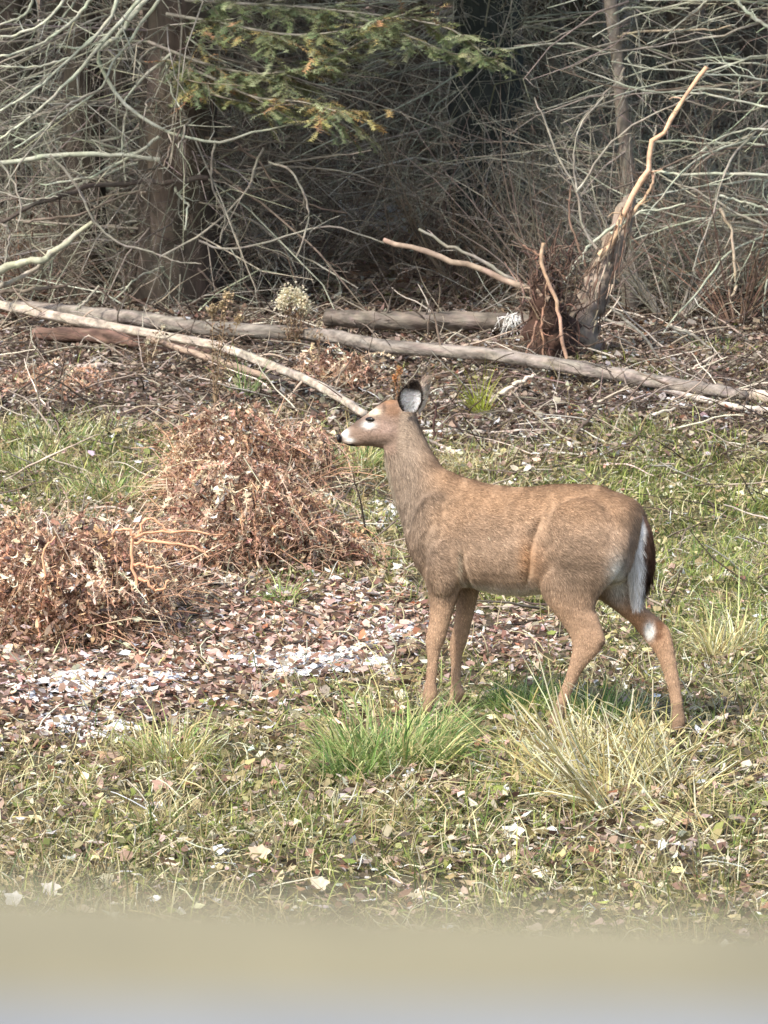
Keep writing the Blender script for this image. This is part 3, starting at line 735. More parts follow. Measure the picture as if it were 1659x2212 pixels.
# knots and stubs on the long logs
for t, w, c in ((lA, wA, srgb(140, 122, 106)), (lB, wB, srgb(180, 160, 140)), (lC, wC, srgb(110, 100, 90))):
    s = spline(w, 40)
    for k in rng.choice(np.arange(3, 37), 7, replace=False):
        P = wander(s[k][None], np.array([[rng.normal(0, .6), -.3, rng.uniform(-.2, 1)]]), np.array([rng.uniform(.08, .35)]), 1, .2, .3)[0]
        V, F = tubes(P[None], np.linspace(.010, .003, K8)[None], 5)
        mesh_np('branch_stub', V, F, M_TWIG, t, colors=jitter_col(c, len(V), .1), smooth=True)
# white torn splinters at the log end
w0 = A(1104, 690, wC[2][1] - .1); n = 60
Q = wander(w0 + rng.normal(0, .02, (n, 3)) * [1.6, 1, 1], np.stack([rng.normal(0, .6, n), np.full(n, -.4), -rng.uniform(.1, 1.4, n)], 1), rng.uniform(.04, .13, n), n, .4, .3)
V, F = tubes(Q, np.broadcast_to(np.linspace(.006, .001, K8), (n, K8)), 3)
mesh_np('torn_splinters', V, F, M_TWIG, lC, colors=jitter_col(srgb(226, 222, 214), len(V), .1), kind='stuff')

# sticks lying about
sticks = [
 (z6((445, 540), (560, 455), (645, 412)), 'pale broken branch propped up right of the deer ears', .014, srgb(200, 184, 166)),
 (z6((520, 520), (600, 450)), 'short grey stick under the pale propped branch', .008, srgb(160, 140, 124)),
 (z6((170, 660), (300, 655), (430, 660), (690, 668)), 'bleached stick lying flat behind the deer neck', .013, srgb(214, 200, 184)),
 (z6((170, 540), (260, 530), (370, 525)), 'bleached stick lying flat behind the deer ears', .012, srgb(210, 190, 174)),
 (z6((175, 685), (240, 715), (340, 752)), 'pale stick slanting down behind the nape of the deer', .009, srgb(200, 180, 160)),
 (z6((850, 758), (900, 765), (975, 762)), 'short thick white stick on the ground above the deer back', .013, srgb(222, 210, 196)),
 (z6((800, 700), (860, 630), (920, 560)), 'dark leaning stick above the deer back', .010, srgb(96, 82, 72)),
 (z6((600, 795), (640, 815), (690, 840)), 'small pale stick just above the deer back', .009, srgb(210, 196, 180)),
 (z6((220, 690), (215, 620), (225, 560), (210, 520)), 'dark upright twig close behind the deer neck', .006, srgb(70, 50, 44)),
 (z6((1100, 610), (1180, 580), (1260, 555)), 'pale stick at the grass edge below the long log', .010, srgb(206, 194, 176)),
 (z6((1330, 390), (1400, 345), (1450, 315)), 'thin pale stick leaning beyond the long log', .008, srgb(186, 170, 152)),
 (z6((980, 120), (1060, 190), (1140, 270), (1200, 370)), 'grey branch slanting down beyond the long log', .010, GREYB),
 (z6((930, 165), (1040, 200), (1180, 230)), 'grey branch lying right of the snag foot', .010, GREYB),
 (z6((1230, 200), (1330, 240), (1450, 330)), 'curved branch resting on the slope at the right', .011, GREYB),
 (z5((1405, 1005), (1440, 1060), (1475, 1105)), 'short pale stick left of the deer chest', .010, srgb(214, 200, 184)),
 (z5((0, 880), (140, 800), (280, 735), (420, 670)), 'long pale twig rising over the green patch at left', .005, srgb(206, 186, 164)),
 (z5((640, 1200), (720, 1250), (850, 1310)), 'pale stick lying below the rusty bramble heap', .009, srgb(206, 190, 176)),
 (z5((330, 375), (450, 370), (600, 385)), 'pale bark slab below the crossing logs', .016, srgb(190, 172, 156)),
 (z5((380, 240), (470, 290), (590, 370)), 'thin bent twig hanging over the dark hollow', .005, srgb(176, 158, 140)),
 (z5((960, 400), (1010, 430), (1060, 470)), 'thin pale twig right of the dead weed stalks', .005, srgb(214, 200, 160)),
]
for pts, lab, r, c in sticks:
    vb = max(v for _, v in pts); Y = G(pts[int(np.argmax([v for _, v in pts]))][0], vb)[1]
    w = line(pts, Y - .03, Y + .05); 
    tt = empty('stick', w.mean(0), lab, 'stick'); p = spline(w, 14); p[1:-1] += rng.normal(0, r * .3, (12, 3))
    trunk_mesh(tt, p, [r, r * 1.05, r * .9, r * .6], c, name='wood', n=18, sides=7, rough=.12, mat=M_LOG)

twig_litter(4200, 16, 30, 'twig_litter')
n = 19000; q = scatter(n, 9.2, 24, pw=1.0); u, v, g, gr, pa, ba = zones(q[:, 0], q[:, 1]); q = q[rng.random(n) < np.clip(.25 + g * .8, 0, 1)]; n = len(q)
P = np.stack([q[:, 0], q[:, 1], gz(q[:, 0], q[:, 1]) + .006], 1); a = rng.uniform(0, 6.28, n)
Q = wander(P, np.stack([np.cos(a), np.sin(a), rng.uniform(0, 1.3, n)], 1), rng.uniform(.05, .18, n), n, .5, .5)[:, [0, 2, 4, 6, 7]]
Q[..., 2] = np.maximum(Q[..., 2], gz(Q[..., 0], Q[..., 1]) + .006)
V, F = tubes(Q, np.broadcast_to(np.array([.0024, .0024, .002, .0016, .001]), (n, 5)) * rng.uniform(.6, 1.4, (n, 1)), 3)
mesh_np('dead_straw', V, F, M_GRASS, colors=jitter_col(pick([srgb(222, 212, 168), srgb(192, 178, 132), srgb(158, 142, 104), srgb(232, 226, 198)], [3, 3, 2, 2], n), n, .2).repeat(15, 0), kind='stuff')
# ------------------------------------------------------------------ snow
def snow_patch(u, v, ru, rv, label, seed, thr=.5):
    c = G(u, v); hx = ru * c[1] / FPX; y0 = G(u, v + rv)[1]; y1 = G(u, v - rv)[1]
    m = 130; xs = np.linspace(c[0] - hx, c[0] + hx, m); ys = np.linspace(y0, y1, m); X, Y = np.meshgrid(xs, ys)
    e = 1 - np.sqrt(((X - c[0]) / hx) ** 2 + ((Y - (y0 + y1) / 2) / ((y1 - y0) / 2)) ** 2)
    f = fbm(X, Y, .13, seed, 3) * .55 + fbm(X, Y, .035, seed + 5, 2) * .5 + e * .36 - thr - .125
    Z = gz(X, Y) + .004 + np.clip(f * .12, -.03, .013) + .006 * fbm(X, Y, .02, seed, 2)
    V = np.stack([X, Y, Z], -1).reshape(-1, 3); i = np.arange(m * m).reshape(m, m)
    F = np.stack([i[:-1, :-1], i[:-1, 1:], i[1:, 1:], i[1:, :-1]], -1).reshape(-1, 4)
    F = F[(f.reshape(-1)[F] > -.02).all(1)]
    used = np.unique(F); rm = np.full(m * m, -1); rm[used] = np.arange(len(used))
    o = mesh_np('snow_patch', V[used], rm[F], M_SNOW, colors=np.broadcast_to(srgb(222, 221, 218), (len(used), 3)), smooth=True)
    o['kind'] = 'structure'
for i, (u, v, ru, rv, th) in enumerate([(180, 1495, 190, 55, .60), (660, 1440, 210, 34, .57), (850, 1350, 80, 52, .57), (200, 1570, 150, 40, .6), (330, 1480, 120, 26, .6), (800, 1440, 80, 20, .56),
     (1470, 868, 110, 26, .68), (1370, 850, 60, 22, .66), (840, 1110, 60, 40, .66), (805, 474, 75, 30, .2), (545, 400, 16, 14, .4)]):
    snow_patch(u, v, ru, rv, '', 300 + i * 7, th)

# ------------------------------------------------------------------ grass tufts and dead plants
GRN = [srgb(116, 144, 76), srgb(92, 120, 64), srgb(148, 168, 96), srgb(182, 190, 126)]
STR = [srgb(226, 214, 156), srgb(204, 190, 132), srgb(236, 228, 190), srgb(176, 158, 108)]
def tuft(u, v, n, ru, h, cols, label, w=.0045, lean=.6, name='grass_tuft', group=None, az0=None, curl=(.2, 1.5)):
    c = G(u, v); k = c[1] / FPX; r = ru * k
    a = rng.uniform(0, 6.28, n); rr = r * np.sqrt(rng.random(n)) * rng.uniform(.6, 1, n)
    x = c[0] + rr * np.cos(a); y = c[1] + rr * np.sin(a) * 1.2
    P = np.stack([x, y, gz(x, y) - .005], 1)
    az = a + rng.normal(0, .8, n) if az0 is None else az0 + rng.normal(0, .5, n)
    H = h * rng.gamma(9, 1 / 9, n)
    V, F = blades(P, H, w * rng.uniform(.7, 1.4, n), np.abs(rng.normal(lean, .3, n)), az, rng.uniform(*curl, n))
    t = empty(name, c, label, 'grass', group)
    mesh_np('blades', V, F, M_GRASS, t, colors=np.repeat(jitter_col(pick(cols, [1] * len(cols), n), n, .2), 5, 0), kind='stuff')
    return t
tuft(840, 1650, 1200, 150, .22, GRN + STR[:2], 'lush bright green grass tuft below the deer front hooves')
tuft(950, 1600, 600, 80, .12, GRN, 'green grass tuft right below the deer front hooves')
tuft(760, 1680, 420, 70, .15, GRN, 'lower left green tuft beside the lush one')
tuft(1140, 1535, 800, 90, .13, GRN, 'darker green grass under the deer belly')
tuft(1300, 1560, 500, 80, .14, GRN, 'green grass between the deer hind legs')
straw = tuft(1310, 1740, 80, 100, .20, STR, 'tall straw coloured grass clump in front of the deer hind legs', w=.005, lean=.4, curl=(.1, 1.3))
def straw_stems(t, u, v, n, ru, h, dx, sx):
    c = G(u, v); k = c[1] / FPX
    x = c[0] + rng.normal(0, ru * k * .5, n); y = c[1] + rng.normal(0, ru * k * .5, n)
    st = np.stack([x, y, gz(x, y) - .005], 1)
    Q = wander(st, np.stack([rng.normal(dx, sx, n), rng.normal(0, .35, n), np.ones(n)], 1), h * rng.uniform(.45, 1.15, n), n, .12, .2)
    R = np.broadcast_to(np.linspace(.0036, .0018, K8), (n, K8)) * rng.uniform(.6, 1.6, (n, 1)); tw = Twigs()
    tw.add(Q, R, jitter_col(pick(STR, [1, 1, 1, 1], n), n, .2)); side_twigs(tw, Q, R, 2, .35, STR[2], .3, .3)
    tw.build('stems', M_GRASS, t)
straw_stems(straw, 1290, 1690, 150, 140, .30, -.15, .7)
straw_stems(straw, 1310, 1765, 30, 40, .50, -.70, .14)
straw_stems(straw, 1400, 1700, 50, 110, .26, .2, .8)
tuft(1420, 1730, 130, 120, .30, STR, 'sprawling straw grass right of the tall clump', lean=1.0)
tuft(1270, 1660, 110, 90, .28, STR, 'thin straw grass behind the tall clump', lean=.4)
tuft(1480, 1790, 90, 60, .22, STR, 'low bent straw tuft at the lower right', lean=1.1, az0=2.6)
tuft(1470, 1700, 80, 30, .40, STR, 'few long straw stems arching over to the right edge', lean=.9, az0=3.0, curl=(.2, .9))
tuft(370, 1640, 420, 90, .16, STR + GRN[2:], 'yellowish tuft at lower left beyond the blurred ledge')
tuft(1590, 1400, 320, 80, .20, STR + GRN[2:], 'yellow green tuft at the right edge behind the hind hoof')
tuft(1545, 1420, 140, 40, .20, STR, 'small straw tuft right behind the hind hoof')
tuft(610, 1300, 160, 34, .12, GRN[2:], 'small bright tuft on the leaf path')
tuft(100, 960, 420, 130, .17, GRN + STR, 'green grass patch at the left edge above the bramble')
tuft(60, 1010, 260, 90, .16, GRN + STR, 'green grass at the far left edge')
tuft(230, 1070, 420, 90, .16, STR + GRN, 'mixed yellow grass above the rusty bramble')
tuft(770, 1010, 320, 60, .24, STR + GRN, 'grass between the rusty heap and the deer throat')
tuft(1040, 900, 90, 14, .26, [srgb(160, 168, 60), srgb(180, 178, 86)], 'lone yellow green tuft right of the deer neck', lean=.15)
tuft(530, 860, 60, 20, .26, GRN, 'thin green blades beside the dead weed stalks', lean=.25)
tuft(1010, 1010, 260, 80, .10, STR, 'low straw fringe just above the deer withers')
tuft(600, 1000, 200, 50, .22, STR + GRN, 'grass poking up behind the rusty heap')

def rust_heap(u, v, ru, hh0, n, label, name='bramble_heap', cols=None, stems=60, sz=(.03, .06), depth=None):
    """mound of curled dead leaves on arching stems; (u, v) is its foot"""
    c = G(u, v); k = c[1] / FPX; r = ru * k; hh = hh0 * .82; d = r * 1.4 if depth is None else depth
    t = empty(name, c, label, 'dead plant'); nf_ = n; n = int(n * .55)
    a = rng.uniform(0, 6.28, n); e = rng.random(n) ** .6; rad = np.sqrt(rng.random(n)) * rng.uniform(.75, 1.15, n)
    x = c[0] + r * rad * np.cos(a); y = c[1] + d * .6 + d * rad * np.sin(a)
    top = hh * np.sqrt(np.clip(1 - rad ** 2, 0, 1)) * (.35 + 1.3 * fbm(x, y, .2, int(u) + 3, 2))
    P = np.stack([x, y, gz(x, y) + top * e + .01], 1)
    V, F = leaves(P, rng.uniform(*sz, n), rng.uniform(0, 1.5, n), rng.uniform(0, 6.28, n), rng.uniform(-1.6, 2.4, n), rng.uniform(.05, .22, n))
    cc = cols or [srgb(166, 134, 110), srgb(202, 172, 146), srgb(122, 94, 78), srgb(232, 212, 188), srgb(84, 64, 54), srgb(202, 160, 130)]
    mesh_np('curled_leaves', V, F, M_LEAF, t, colors=np.repeat(jitter_col(pick(cc, [3, 3, 3, 1.5, 2, 1.5][:len(cc)], n), n, .38), 6, 0), kind='stuff')
    m = max(20, nf_ // 36); a = rng.uniform(0, 6.28, m); rad = np.sqrt(rng.random(m)) * .8
    x = c[0] + r * rad * np.cos(a); y = c[1] + d * .6 + d * rad * np.sin(a)
    st = np.stack([x, y, gz(x, y) + hh * np.sqrt(1 - rad ** 2) * rng.uniform(.5, 1.25, m)], 1)
    Q = wander(st, np.stack([np.cos(a) + rng.normal(0, .5, m), np.full(m, -.6) + rng.normal(0, .5, m), rng.uniform(-.2, .7, m)], 1), rng.uniform(.12, .34, m), m, 1.3, .35)
    V, F = tubes(Q, np.broadcast_to(np.linspace(.003, .0012, K8), (m, K8)), 3); fc = jitter_col(pick([srgb(200, 160, 130), srgb(226, 200, 172), srgb(142, 108, 88)], [2, 2, 1.5], m), m, .2)
    mesh_np('frond_stalks', V, F, M_TWIG, t, colors=fc.repeat(K8 * 3, 0), kind='stuff')
    q = 22; i = np.repeat(np.arange(m), q); tt = np.tile(np.linspace(.05, .98, q), m) * 6.99; j = tt.astype(int); f = (tt - j)[:, None]
    P = Q[i, j] * (1 - f) + Q[i, j + 1] * f + rng.normal(0, .004, (m * q, 3)); k = len(P)
    V, F = leaves(P, rng.uniform(.022, .05, k) * (1.1 - .07 * tt), rng.uniform(.2, 1.5, k), rng.uniform(0, 6.28, k), rng.uniform(-2, 2, k), rng.uniform(.08, .24, k))
    mesh_np('curled_fronds', V, F, M_LEAF, t, colors=np.repeat(jitter_col(fc[i], k, .22), 6, 0), kind='stuff')
    m = int(stems * 1.5); tw = Twigs(); a = rng.uniform(0, 6.28, m); rad = np.sqrt(rng.random(m)) * .7
    x = c[0] + r * rad * np.cos(a); y = c[1] + d * .6 + d * rad * np.sin(a); s = np.stack([x, y, gz(x, y)], 1)
    Q = wander(s, np.stack([rng.normal(0, .7, m), rng.normal(-.2, .5, m), np.full(m, 1.0)], 1), hh * rng.uniform(.6, 1.7, m), m, .8, .42)
    R = np.broadcast_to(np.linspace(.0035, .0015, K8), (m, K8)) * rng.uniform(.7, 1.4, (m, 1))
    tw.add(Q, R, jitter_col(pick([srgb(206, 164, 130), srgb(160, 120, 96), srgb(218, 196, 166)], [2, 2, 2], m), m, .2))
    side_twigs(tw, Q, R, 5, .35, srgb(200, 162, 134), .3, .6)
    tw.build('stems', M_TWIG, t)
    return t
rust_heap(130, 1390, 240, .46, 9000, 'broad rust brown bramble heap filling the left edge', stems=260)
rust_heap(20, 1330, 150, .40, 3500, 'rusty bramble heap cut off by the left edge', stems=120)
rust_heap(250, 1330, 150, .34, 3200, 'rusty bramble with bright orange stems right of the broad heap', stems=130)
rust_heap(520, 1230, 190, .46, 7500, 'rounded heap of rusty dead fern left of the deer chest', stems=240)
rust_heap(500, 1100, 150, .50, 5500, 'tall mound of dead bracken behind the rounded heap', stems=200)
rust_heap(620, 1080, 110, .42, 2800, 'dead bracken mound nearest the deer muzzle', stems=110)
rust_heap(700, 1230, 90, .24, 1500, 'low brown bramble patch left of the deer forelegs', stems=60, cols=[srgb(130, 104, 84), srgb(164, 136, 110), srgb(92, 72, 60), srgb(200, 178, 150)])
rust_heap(390, 1250, 110, .22, 1800, 'low rusty tangle between the two big heaps', stems=80)
rust_heap(640, 1180, 90, .25, 1500, 'ragged right flank of the fern heap near the deer chest', stems=60)
rust_heap(690, 830, 60, .22, 800, 'orange brown dead fern below the long log', stems=30)
rust_heap(780, 840, 60, .20, 700, 'small orange fern patch just left of the deer ears', stems=30)
tuft(1350, 940, 200, 130, .10, GRN + STR, 'dull green low plants above the deer back')
tuft(1560, 760, 160, 90, .12, GRN + STR, 'dull green plants beyond the long log at the right')
tuft(240, 930, 160, 100, .13, GRN + STR, 'mixed green and straw blades above the left bramble')
rust_heap(110, 860, 150, .14, 1400, 'brown leaf drift below the crossing logs at left', stems=30)

# arching orange stems over the bramble
t = empty('bramble_canes', G(300, 1330), 'bright orange canes arching from the bramble toward the right', 'dead plant')
for pts in [z5((590, 1320), (570, 1200), (590, 1110), (700, 1090), (850, 1095), (965, 1100)), z5((580, 1140), (650, 1135), (780, 1145), (860, 1170), (900, 1200)),
            z5((590, 1110), (540, 1080), (500, 1090), (470, 1130)), z5((600, 1100), (620, 1040), (680, 1045), (730, 1090)), z5((600, 1290), (650, 1320), (690, 1345), (730, 1300)),
            z5((575, 1230), (640, 1240), (700, 1250)), z5((165, 1420), (190, 1330), (230, 1290)), z5((165, 1560), (170, 1480), (190, 1400), (195, 1300), (190, 1180), (240, 1110))]:
    Y = G(290, 1395)[1] - .1; w = spline(line(pts, Y), 18); w[1:-1] += rng.normal(0, .004, (16, 3))
    V, F = tubes(w[None], np.linspace(.0068, .004, 18)[None], 5)
    mesh_np('cane', V, F, M_TWIG, t, colors=jitter_col(srgb(226, 172, 134), len(V), .08), smooth=True)

# dead weeds with seed heads
def weed(u, vb, tops, label, fluff, col=srgb(150, 128, 100), n=420):
    b = G(u, vb); Y = b[1]; t = empty('dead_weed', b, label, 'dead plant'); tw = Twigs()
    heads = []
    for (a, c, s) in tops:
        w = spline(np.array([b, A((u * .6 + a * .4), (vb * .6 + c * .4), Y), A(a, c, Y)]), 14)
        V, F = tubes(w[None], np.linspace(.004, .0022, 14)[None], 5)
        mesh_np('stem', V, F, M_TWIG, t, colors=jitter_col(col, len(V), .1), smooth=True)
        side_twigs(tw, w[None], np.full((1, 14), .003), 14, .22, col, -.3, .3, tmin=.3)
        m = n; P = w[-1] + rng.normal(0, 1, (m, 3)) * s * np.array([.75, .75, 1]); 
        V, F = leaves(P, rng.uniform(.008, .02, m), rng.uniform(0, 1.5, m), rng.uniform(0, 6.28, m), rng.uniform(-1, 1, m))
        mesh_np('seed_head', V, F, M_FLUFF, t, colors=np.repeat(jitter_col(fluff, m, .2), 6, 0), kind='stuff')
        m = 90; k = rng.integers(3, 13, m); P = w[k] + rng.normal(0, .03, (m, 3))
        V, F = leaves(P, rng.uniform(.015, .04, m), rng.uniform(.6, 1.5, m), rng.uniform(0, 6.28, m), rng.uniform(-1, 1, m), rng.uniform(.1, .3, m))
        mesh_np('withered_leaves', V, F, M_LEAF, t, colors=np.repeat(jitter_col(srgb(128, 106, 84), m, .25), 6, 0), kind='stuff')
    tw.build('twigs', M_TWIG, t)
weed(636, 760, [(622, 638, .034), (645, 646, .034), (660, 660, .028), (610, 654, .026)], 'dead weed with fluffy cream seed heads in front of the log', srgb(232, 220, 190), n=560)
weed(462, 880, [(458, 668, .018), (492, 640, .018), (480, 660, .016), (515, 690, .016)], 'taller brown weed stalk with small seed heads left of the fluffy one', srgb(186, 166, 132), n=200)
weed(688, 810, [(690, 700, .012)], 'thin single weed stalk right of the fluffy one', srgb(170, 156, 130), n=60)
weed(320, 800, [(318, 740, .01), (352, 705, .012)], 'short pale weed at the crossing of the logs', srgb(214, 202, 176), n=60, col=srgb(206, 190, 160))
weed(862, 900, [(862, 800, .012), (852, 815, .01)], 'orange weed stalk rising just behind the deer head', srgb(206, 152, 104), n=70, col=srgb(190, 140, 96))
weed(922, 900, [(918, 795, .012)], 'grey weed stalk rising behind the deer ears', srgb(150, 136, 122), n=60)

# single pale leaves that stand out
for u, v, s, c, lab in [(865, 1520, .05, srgb(226, 216, 188), 'cream leaf beside the deer near front hoof'), (1108, 1822, .06, srgb(236, 232, 212), 'whitish crumpled leaf standing up in the grass below the straw clump'),
                        (30, 1967, .05, srgb(230, 226, 218), 'white leaf at the lower left edge'), (110, 1945, .05, srgb(224, 216, 206), 'second pale leaf at the lower left'),
                        (690, 1935, .05, srgb(220, 208, 180), 'pale leaf just above the blurred ledge'), (560, 1868, .06, srgb(212, 190, 160), 'tan leaf low in the grass left of centre'),
                        (350, 1720, .06, srgb(196, 160, 140), 'pinkish leaf at lower left of the yellowish tuft'), (1500, 1700, .06, srgb(214, 200, 170), 'tan leaf right of the straw clump')]:
    p = G(u, v) + [0, 0, .03]
    th = np.linspace(0, 2 * math.pi, 15)[:-1]; rad = s * .5 * (1 + .22 * np.sin(th * 5 + 1))
    ring = np.stack([np.cos(th) * rad, np.sin(th) * rad * .45, np.sin(th) * rad * .7 + .25 * np.abs(np.cos(th)) * rad], 1)
    V = np.vstack([[[0, 0, -.004]], ring * .5 + [0, 0, -.002], ring]); F = []
    for i in range(14):
        j = (i + 1) % 14; F += [[0, 1 + i, 1 + j], [1 + i, 15 + i, 15 + j], [1 + i, 15 + j, 1 + j]]
    o = mesh_np('fallen_leaf', V, np.array(F), M_LEAF, colors=jitter_col(c, len(V), .06)); o.location = p; tag(o, lab, 'leaf')

# ------------------------------------------------------------------ the deer
YAW = math.radians(28)
DF = np.array([-math.cos(YAW), math.sin(YAW), 0]); DL = np.array([-math.sin(YAW), -math.cos(YAW), 0])
nh = G(921, 1550); DO = nh - DL * .075
def D(u, v, lat=0.):
    """point of the deer seen at (u, v), lat metres to its left of the median plane"""
    r = ray(np.array(float(u)), np.array(float(v))); t = (lat - (CAMP - DO) @ DL) / (r @ DL)
    return CAMP + r * t
def zz1(a, b): return 685.7 + .5126 * a, 768 + .5126 * b
def zz2(a, b): return 713.2 + .1984 * a, 768 + .1984 * b

NS = 28
def loft(rings):
    """closed loft of rings (k,NS,3) with capped ends"""
    R = np.array(rings); k = len(R); V = R.reshape(-1, 3)
    i = (np.arange(k - 1) * NS)[:, None]; j = np.arange(NS); j2 = (j + 1) % NS
    F = [tuple(f) for f in np.stack([i + j, i + j2, i + j2 + NS, i + j + NS], -1).reshape(-1, 4).tolist()]
    V = np.vstack([V, R[0].mean(0), R[-1].mean(0)]); n = k * NS
    F += [(int(b), int(a), n) for a, b in zip(j, j2)] + [(int(a) + n - NS, int(b) + n - NS, n + 1) for a, b in zip(j, j2)]
    return V, F
th = np.linspace(0, 2 * math.pi, NS + 1)[:-1]
def body_loft(st, n, pw=.88):
    """stations: (top_u, top_v, bot_u, bot_v, half_width, lat)"""
    s = spline(np.array(st, float), n); rings = []
    for tu, tv, bu, bv, hw, lat in s:
        T, B = D(tu, tv, lat), D(bu, bv, lat); c = (T + B) / 2; a = (T - B) / 2
        cs, sn = np.cos(th), np.sin(th)
        x = np.sign(sn) * np.abs(sn) ** pw; z = np.sign(cs) * np.abs(cs) ** pw
        x = x * (1 - .10 * z)                                # narrower along the back than the belly
        rings.append(c + a * z[:, None] + DL * hw * x[:, None])
    return loft(rings)
def leg_loft(st, n):
    """stations: (u, v, lat, fore_aft half width in px, lateral half width m)"""
    s = spline(np.array(st, float), n); rings = []
    for u, v, lat, hp, rl in s:
        hp = hp * (1.10 if v > 1320 else 1.04); c = D(u, v, lat); a = (D(u + hp, v, lat) - D(u - hp, v, lat)) / 2; a[2] = 0
        rings.append(c + a * np.cos(th)[:, None] + DL * rl * np.sin(th)[:, None])
    return loft(rings)
def S1(t, b, hw, lat=0.): return (*zz1(*t), *zz1(*b), hw, lat)
def S2(t, b, hw, lat=0.): return (*zz2(*t), *zz2(*b), hw, lat)
torso = [S1((1358, 730), (1352, 800), .03), S1((1350, 665), (1340, 880), .09), S1((1325, 618), (1305, 930), .13), S1((1270, 585), (1230, 965), .155), S1((1150, 546), (1110, 985), .165), S1((1000, 544), (990, 996), .165),
         S1((860, 556), (860, 1006), .172), S1((740, 542), (730, 992), .165), S1((640, 520), (620, 965), .145), S1((570, 495), (545, 950), .13),
         S1((520, 470), (470, 915), .115), S1((490, 435), (412, 820), .095), S1((462, 385), (370, 700), .074), S1((438, 330), (328, 590), .060), S1((420, 285), (300, 490), .052), S1((405, 245), (290, 410), .048), S1((395, 232), (300, 370), .042)]
head = [S2((900, 600), (760, 960), .030), S2((850, 560), (700, 1000), .046), S2((760, 500), (620, 1008), .056), S2((650, 478), (545, 1003), .060), S2((560, 520), (485, 990), .058), S2((470, 585), (430, 985), .048),
        S2((380, 652), (375, 985), .038), S2((300, 705), (322, 988), .031), S2((225, 762), (270, 990), .027), S2((165, 806), (222, 985), .027), S2((124, 846), (172, 968), .023), S2((104, 868), (128, 940), .014)]
nf = [(925, 1150, .08, 50, .045), (945, 1205, .09, 50, .05), (957, 1248, .088, 36, .045), (958, 1290, .083, 28, .034), (950, 1340, .079, 20, .026), (941, 1380, .077, 19, .024), (937, 1400, .077, 14, .02), (935, 1430, .077, 11, .015), (931, 1470, .076, 10.5, .014),
      (929, 1497, .075, 14.5, .017), (926, 1515, .075, 11, .015), (921, 1532, .075, 12, .018), (918, 1540, .075, 12, .019)]
ff = [(985, 1190, -.06, 40, .045), (1005, 1245, -.07, 32, .04), (1007, 1300, -.075, 20, .032), (999, 1350, -.075, 16, .025), (989, 1390, -.075, 16, .022), (986, 1410, -.075, 12, .019), (985, 1440, -.075, 9.5, .015), (985, 1475, -.075, 10, .014),
      (988, 1496, -.075, 14.5, .017), (982, 1513, -.075, 11, .015), (975, 1530, -.075, 12, .018), (972, 1536, -.075, 12, .019)]
nhd = [(1270, 1110, .07, 70, .06), (1265, 1170, .10, 88, .07), (1248, 1230, .105, 80, .066), (1232, 1280, .10, 60, .056), (1236, 1312, .10, 46, .046), (1250, 1337, .097, 40, .038), (1263, 1362, .095, 36, .032), (1271, 1385, .094, 33, .027), (1264, 1408, .093, 26, .023), (1248, 1437, .092, 17, .019),
       (1236, 1462, .091, 13, .016), (1222, 1495, .09, 12, .015), (1210, 1528, .09, 12, .015), (1202, 1552, .09, 14, .018), (1196, 1570, .09, 12, .016), (1191, 1584, .09, 12, .018)]
fh = [(1300, 1190, -.06, 60, .06), (1305, 1240, -.075, 56, .06), (1318, 1275, -.085, 48, .052), (1342, 1300, -.09, 38, .044), (1368, 1320, -.093, 35, .036), (1391, 1339, -.095, 34, .031), (1407, 1355, -.095, 34, .028), (1422, 1382, -.095, 28, .025), (1436, 1408, -.095, 20, .021), (1446, 1442, -.095, 16, .017),
      (1457, 1487, -.095, 13, .015), (1463, 1530, -.095, 12.5, .015), (1466, 1555, -.095, 14, .018), (1464, 1570, -.095, 12, .016), (1460, 1580, -.095, 12, .018)]
bm_v, bm_f = [], []
for V, F in (body_loft(torso, 60), body_loft(head, 44, .92), leg_loft(nf, 44), leg_loft(ff, 44), leg_loft(nhd, 50), leg_loft(fh, 50)):
    off = sum(len(x) for x in bm_v); bm_v.append(V); bm_f += [tuple(i + off for i in f) for f in F]
def ball(c, r, n=12):
    a = np.linspace(0, math.pi, n)[:, None]; b = np.linspace(0, 2 * math.pi, n * 2 + 1)[:-1][None]
    V = np.stack([np.sin(a) * np.cos(b), np.sin(a) * np.sin(b), np.cos(a) + 0 * b], -1) * np.asarray(r) 
    V = V.reshape(-1, 3); m = n * 2; i = (np.arange(n - 1) * m)[:, None]; j = np.arange(m); F = np.stack([i + j, i + m + j, i + m + (j + 1) % m, i + (j + 1) % m], -1).reshape(-1, 4)
    return V + c, F
# muscle masses: shoulder, haunch, brow, cheek
def add_ball(c, rx, ry, rz):
    V, F = ball(np.zeros(3), (rx, ry, rz)); V = V[:, :1] * DF + V[:, 1:2] * DL + V[:, 2:] * np.array([0, 0, 1.]) + c
    off = sum(len(x) for x in bm_v); bm_v.append(V)
    for f in F.tolist(): bm_f.append(tuple(dict.fromkeys(i + off for i in f)))
add_ball(D(*zz1(500, 760), .080), .095, .066, .16)
add_ball(D(*zz1(1105, 790), .103), .150, .083, .150)
add_ball(D(*zz1(530, 870), .108), .064, .052, .115)
add_ball(D(*zz1(1240, 790), -.085), .14, .07, .14)
add_ball(D(*zz2(500, 660), .040), .022, .022, .018)
add_ball(D(*zz2(640, 830), .030), .045, .030, .042)
V = np.vstack(bm_v); me = bpy.data.meshes.new('body_src'); me.from_pydata(V.tolist(), [], bm_f); me.update()
tmp = bpy.data.objects.new('tmp_body', me); COL.objects.link(tmp)
bmx = bmesh.new(); bmx.from_mesh(me); bmesh.ops.remove_doubles(bmx, verts=bmx.verts, dist=1e-5); bmesh.ops.recalc_face_normals(bmx, faces=bmx.faces); bmx.to_mesh(me); bmx.free()
rm = tmp.modifiers.new('r', 'REMESH'); rm.mode = 'VOXEL'; rm.voxel_size = .007
